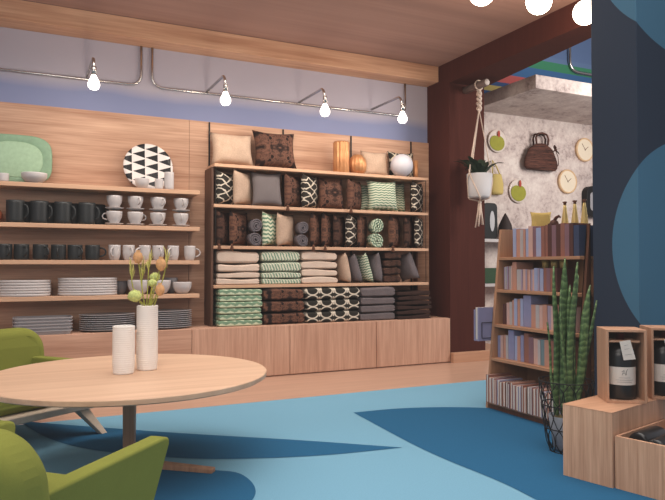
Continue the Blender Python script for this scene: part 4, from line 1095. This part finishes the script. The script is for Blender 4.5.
for bx, tx, ty, w, dd, tw in [(558,553.5,266,.030,.0,.3), (562,564,258,.026,.03,-.4), (568,576,262,.032,-.02,.2), (573,577,275,.028,.03,.9), (578,590,285,.030,.0,-.2), (566,560,290,.024,-.035,.6), (582,596,300,.026,.02,.3), (556,546,322,.012,-.01,.5), (571,570,285,.03,.045,.1)]:
    base = atd(bx, 410, 3.45+dd)-Vector((px_, py_, .18)); top = atd(tx, ty, 3.45+dd)-Vector((px_, py_, .18))
    bl = Vector((base.x, base.y)); 
    if bl.length > .055: bl *= .055/bl.length
    base = Vector((bl.x, bl.y, .007)); v, f = [], []
    for i in range(15):
        u = i/14; c = base.lerp(top, u)+Vector((.008*math.sin(u*7+bx), .008*math.cos(u*6+bx), 0))
        ww = w*(.55+.45*math.sin(min(1, u*1.6)*PI/2))*(1 if u < .72 else max(.03, math.cos((u-.72)/.28*PI/2)**.8)); a = tw+.7*u
        s = RGT*math.cos(a)+Vector((sY, cY, 0))*math.sin(a); n_ = s.cross(Vector((0,0,1)))
        v += [c-s*ww, c-s*ww*.5+n_*(.006), c+n_*.009, c+s*ww*.5+n_*.006, c+s*ww, c+s*ww*.5-n_*-.003, c+n_*.004, c-s*ww*.5-n_*-.003]
    for i in range(14):
        for j in range(8): f.append((i*8+j, i*8+(j+1) % 8, (i+1)*8+(j+1) % 8, (i+1)*8+j))
    f += [tuple(range(8)), tuple(14*8+j for j in range(8))]
    obj('leaf', MB().add(v, f, 0, True), m_snake, sp)

# ------------------------------------------------------------------ oak platform, wine boxes, crate
P1 = Vector((2.290, 2.285)); P0 = Vector((2.353, 2.055)); ex = Vector((.97, .243)).normalized(); ey = Vector((-ex.y, ex.x))
rzp = math.atan2(ex.y, ex.x); HP = .333
t = thing('display_platform', 'oak block platform carrying the boxed wine bottles', 'platform', (P0.x, P0.y, 0), rzp)
D0 = (P1-P0).dot(ey)
obj('body', box(0, .7, 0, D0, 0, HP-.002), m_woodz, t, .002)
obj('top', box(-.001, .701, -.001, D0+.001, HP-.0019, HP), m_woodx, t)
m_boxo = wood('wine_box_oak', (164,120,94), (208,164,134), 'z', contrast=.7); m_boxi = wood('wine_box_inside', (104,66,48), (140,94,70), 'z', contrast=.7)
m_glass = plain('dark_bottle_glass', (26,26,27), .3, 0, .5); m_foil = plain('red_foil', (96,28,30), .4, .2, .4); m_lab = plain('paper_label', (218,208,198), .8, 0, .1, .01); m_ink = plain('grey_ink', (88,84,84), .8); m_string = plain('string', (60,54,52), .8)
def winebox(px, py, label, lab2):
    p = onZ(px, py, HP); a = math.radians(7.3)
    fx = Vector(dl(math.cos(a), math.sin(a))); rx_ = Vector(dl(-math.sin(a), math.cos(a))); rz = math.atan2(rx_.y, rx_.x)
    W, Dp, H, th = .182, .165, .345, .011
    t = thing('wine_box', label, 'box', (p.x, p.y, HP+E), rz, 'oak wine boxes on the platform')
    obj('side', box(0, th, 0, Dp, 0, H), m_boxo, t, .001); obj('side', box(W-th, W, 0, Dp, 0, H), m_boxo, t, .001)
    obj('top', box(th, W-th, 0, Dp, H-th, H), m_boxo, t, .001); obj('bottom', box(th, W-th, 0, Dp, 0, th), m_boxo, t)
    obj('back', box(th, W-th, Dp-th, Dp, th, H-th), m_boxi, t)
    obj('neck_board', box(th, W-th-.016, .012, .05, .285, .293).join(box(th, W-th-.016, .105, Dp-th, .285, .293)), m_boxo, t)
    b = thing('wine_bottle', lab2, 'bottle', (p.x, p.y, HP+E+th), rz, 'boxed wine bottles')
    c = (W/2-.006, .079)
    r = .068
    body = lathe([(.001,.004),(r*.6,0),(r*.95,.004),(r,.012),(r,.205),(r*.93,.228),(r*.62,.252),(r*.3,.266),(.018,.272),(.018,.3),(.001,.3)], 32)
    obj('body', body, m_glass, b, loc=(c[0], c[1], .001))
    obj('foil', lathe([(.0181,.273),(.0195,.273),(.0195,.3),(.02,.3),(.02,.312),(.001,.312)], 20), m_foil, b, loc=(c[0], c[1], .001))
    # front label as a curved sheet
    v, f = [], []; n = 20; a0, a1 = -PI/2-1.15, -PI/2+1.15
    for i in range(n+1):
        an = a0+(a1-a0)*i/n
        for z in (.07, .155): v.append(((r+.0008)*math.cos(an), (r+.0008)*math.sin(an), z))
    for i in range(n): f.append((2*i, 2*i+2, 2*i+3, 2*i+1))
    lb = obj('label', MB().add(v, f, 0, True), m_lab, b, loc=(c[0], c[1], .001))
    def arc(s, z): an = -PI/2+s/r; return ((r+.0016)*math.cos(an), (r+.0016)*math.sin(an), z)
    ink = MB()
    for line in ([(-.012,.118),(-.004,.143),(.004,.118)], [(-.009,.127),(.002,.127)], [(.006,.118),(.008,.138),(.013,.146)], [(-.014,.134),(-.006,.138)]):
        ink.join(tube([arc(*q) for q in line], .0009, 4))
    obj('monogram', ink, m_black, lb)
    ink = MB()
    for z, w_ in ((.105,.026),(.094,.040),(.084,.034)): ink.join(tube([arc(-w_+2*w_*i/10, z) for i in range(11)], .0006, 4))
    obj('fine_print', ink, m_ink, lb)
    # neck tag
    tg = thing('paper_tag', 'white paper tag hanging from the bottle neck in the '+('complete wine box' if 'complete' in label else 'box cut by the photo edge'), 'tag', (p.x, p.y, HP+E), rz)
    q = [(c[0]-.026, .278), (c[0]+.022, .286), (c[0]+.046, .196), (c[0]-.008, .19)]
    obj('sheet', prism(q, .0015, .0028, 'y').xf(Matrix.Translation((0,-.003,.012))), m_lab, tg)
    ln = MB()
    for k_, ww in ((.25,.012),(.45,.016),(.75,.02)):
        mx = c[0]-.002+.02*k_; mz = .295-.088*k_; ln.join(tube([(mx-ww*.7, -.002, mz-ww*.12), (mx+ww*.7, -.002, mz+ww*.12)], .0006, 4))
    obj('fine_print', ln, m_ink, tg)
    return p
winebox(607, 403, 'oak wine box with a labelled bottle, the complete one before the blue column', 'dark wine bottle with a white label in the complete box, neck in red foil')
winebox(652, 399.5, 'oak wine box cut by the photo edge', 'dark wine bottle in the box cut by the photo edge, seen partly')
# open crate in front of the platform
CW, CD, CH, ct = .5, .34, .232, .012
o0 = P0-ey*(CD+.006)+ex*.012
t = thing('bottle_crate', 'open oak crate of lying bottles in front of the platform', 'crate', (o0.x, o0.y, 0), rzp)
obj('end', box(0, ct, 0, CD, 0, CH), m_woodz, t, .0015); obj('end', box(CW-ct, CW, 0, CD, 0, CH), m_woodz, t, .0015)
obj('side', box(ct, CW-ct, 0, ct, 0, CH), m_boxo, t, .0015); obj('side', box(ct, CW-ct, CD-ct, CD, 0, CH), m_boxo, t, .0015)
obj('bottom', box(ct, CW-ct, ct, CD-ct, 0, .15), m_boxi, t)
def lying(u, vv, z, label, grey=False, yaw=0):
    c = o0+ex*u+ey*vv
    b = thing('wine_bottle', label, 'bottle', (c.x, c.y, z), rzp+yaw, 'bottles lying in the crate')
    r = .045
    bd = lathe([(.001,.006),(r*.7,0),(r*.96,.004),(r,.012),(r,.19),(r*.8,.22),(r*.4,.245),(.015,.255),(.015,.3),(.001,.3)], 26); bd.xf(Matrix.Rotation(PI/2, 4, 'Y'))
    obj('body', bd, m_glass, b)
    fo = lathe([(.0151,.26),(.0165,.26),(.0165,.302),(.001,.302)], 18); fo.xf(Matrix.Rotation(PI/2, 4, 'Y')); obj('foil', fo, m_foil if not grey else m_chrome, b)
ZL = .152+.047
lying(.085, CD-.062, ZL, 'dark bottle lying in the crate against the platform side', True)
lying(.022, CD-.165, ZL, 'dark bottle lying in the middle of the crate')
lying(.03, CD-.268, ZL, 'dark bottle lying in the crate nearest the camera')
# ------------------------------------------------------------------ light
w = bpy.data.worlds.new('world'); sc.world = w; w.use_nodes = True
w.node_tree.nodes['Background'].inputs[0].default_value = (.80, .78, .86, 1); w.node_tree.nodes['Background'].inputs[1].default_value = .42
def area(name, loc, target, size, power, color, sy=None):
    L = bpy.data.lights.new(name, 'AREA'); L.energy = power; L.color = color; L.size = size
    if sy: L.shape = 'RECTANGLE'; L.size_y = sy
    o = bpy.data.objects.new(name, L); COL.objects.link(o); o.location = loc
    o.rotation_euler = (Vector(target)-Vector(loc)).to_track_quat('-Z', 'Y').to_euler(); return o
k1 = area('key_light', (-1.0, .6, 2.7), (1.6, 5.6, .9), 2.2, 68, (1, .93, .87))
k2 = area('overhead_fill_light', (1.6, 1.8, 3.0), (1.6, 1.8, 0), 3.8, 56, (1, .94, .89), 2.6); k2.data.spread = math.radians(110)  # unseen overhead fill, added to brighten the foreground and bookcase side
k3 = area('shelf_wash_light', (1.1, 4.45, 3.02), (1.1, 5.05, 0), 4.6, 58, (1, .92, .85), .7); k3.data.spread = math.radians(130)
area('niche_light', (5.9, 3.2, 2.5), (5.4, 6.1, 1.7), 1.4, 88, (1, .95, .90))
sc.view_settings.view_transform = 'Standard'; sc.view_settings.look = 'None'
sc.view_settings.exposure = 0; sc.view_settings.gamma = 1
sc.cycles.use_denoising = True
sc.cycles.max_bounces = 8; sc.cycles.diffuse_bounces = 4
vs = sc.view_settings; vs.use_curve_mapping = True
cm = vs.curve_mapping; cm.black_level = (0, 0, 0)
c = cm.curves[3]; c.points[0].location = (0.0, 0.011); c.points[1].location = (1.0, 1.0); cm.update()

_seen = {}
for o in sc.objects:
    l = o.get('label')
    if l and o.parent is None:
        _seen.setdefault(l, []).append(o.name)
        if len(l.replace('-', ' ').split()) > 16: print('LONG', len(l.split()), l)
for l, v in _seen.items():
    if len(v) > 1: print('DUP', v, l)
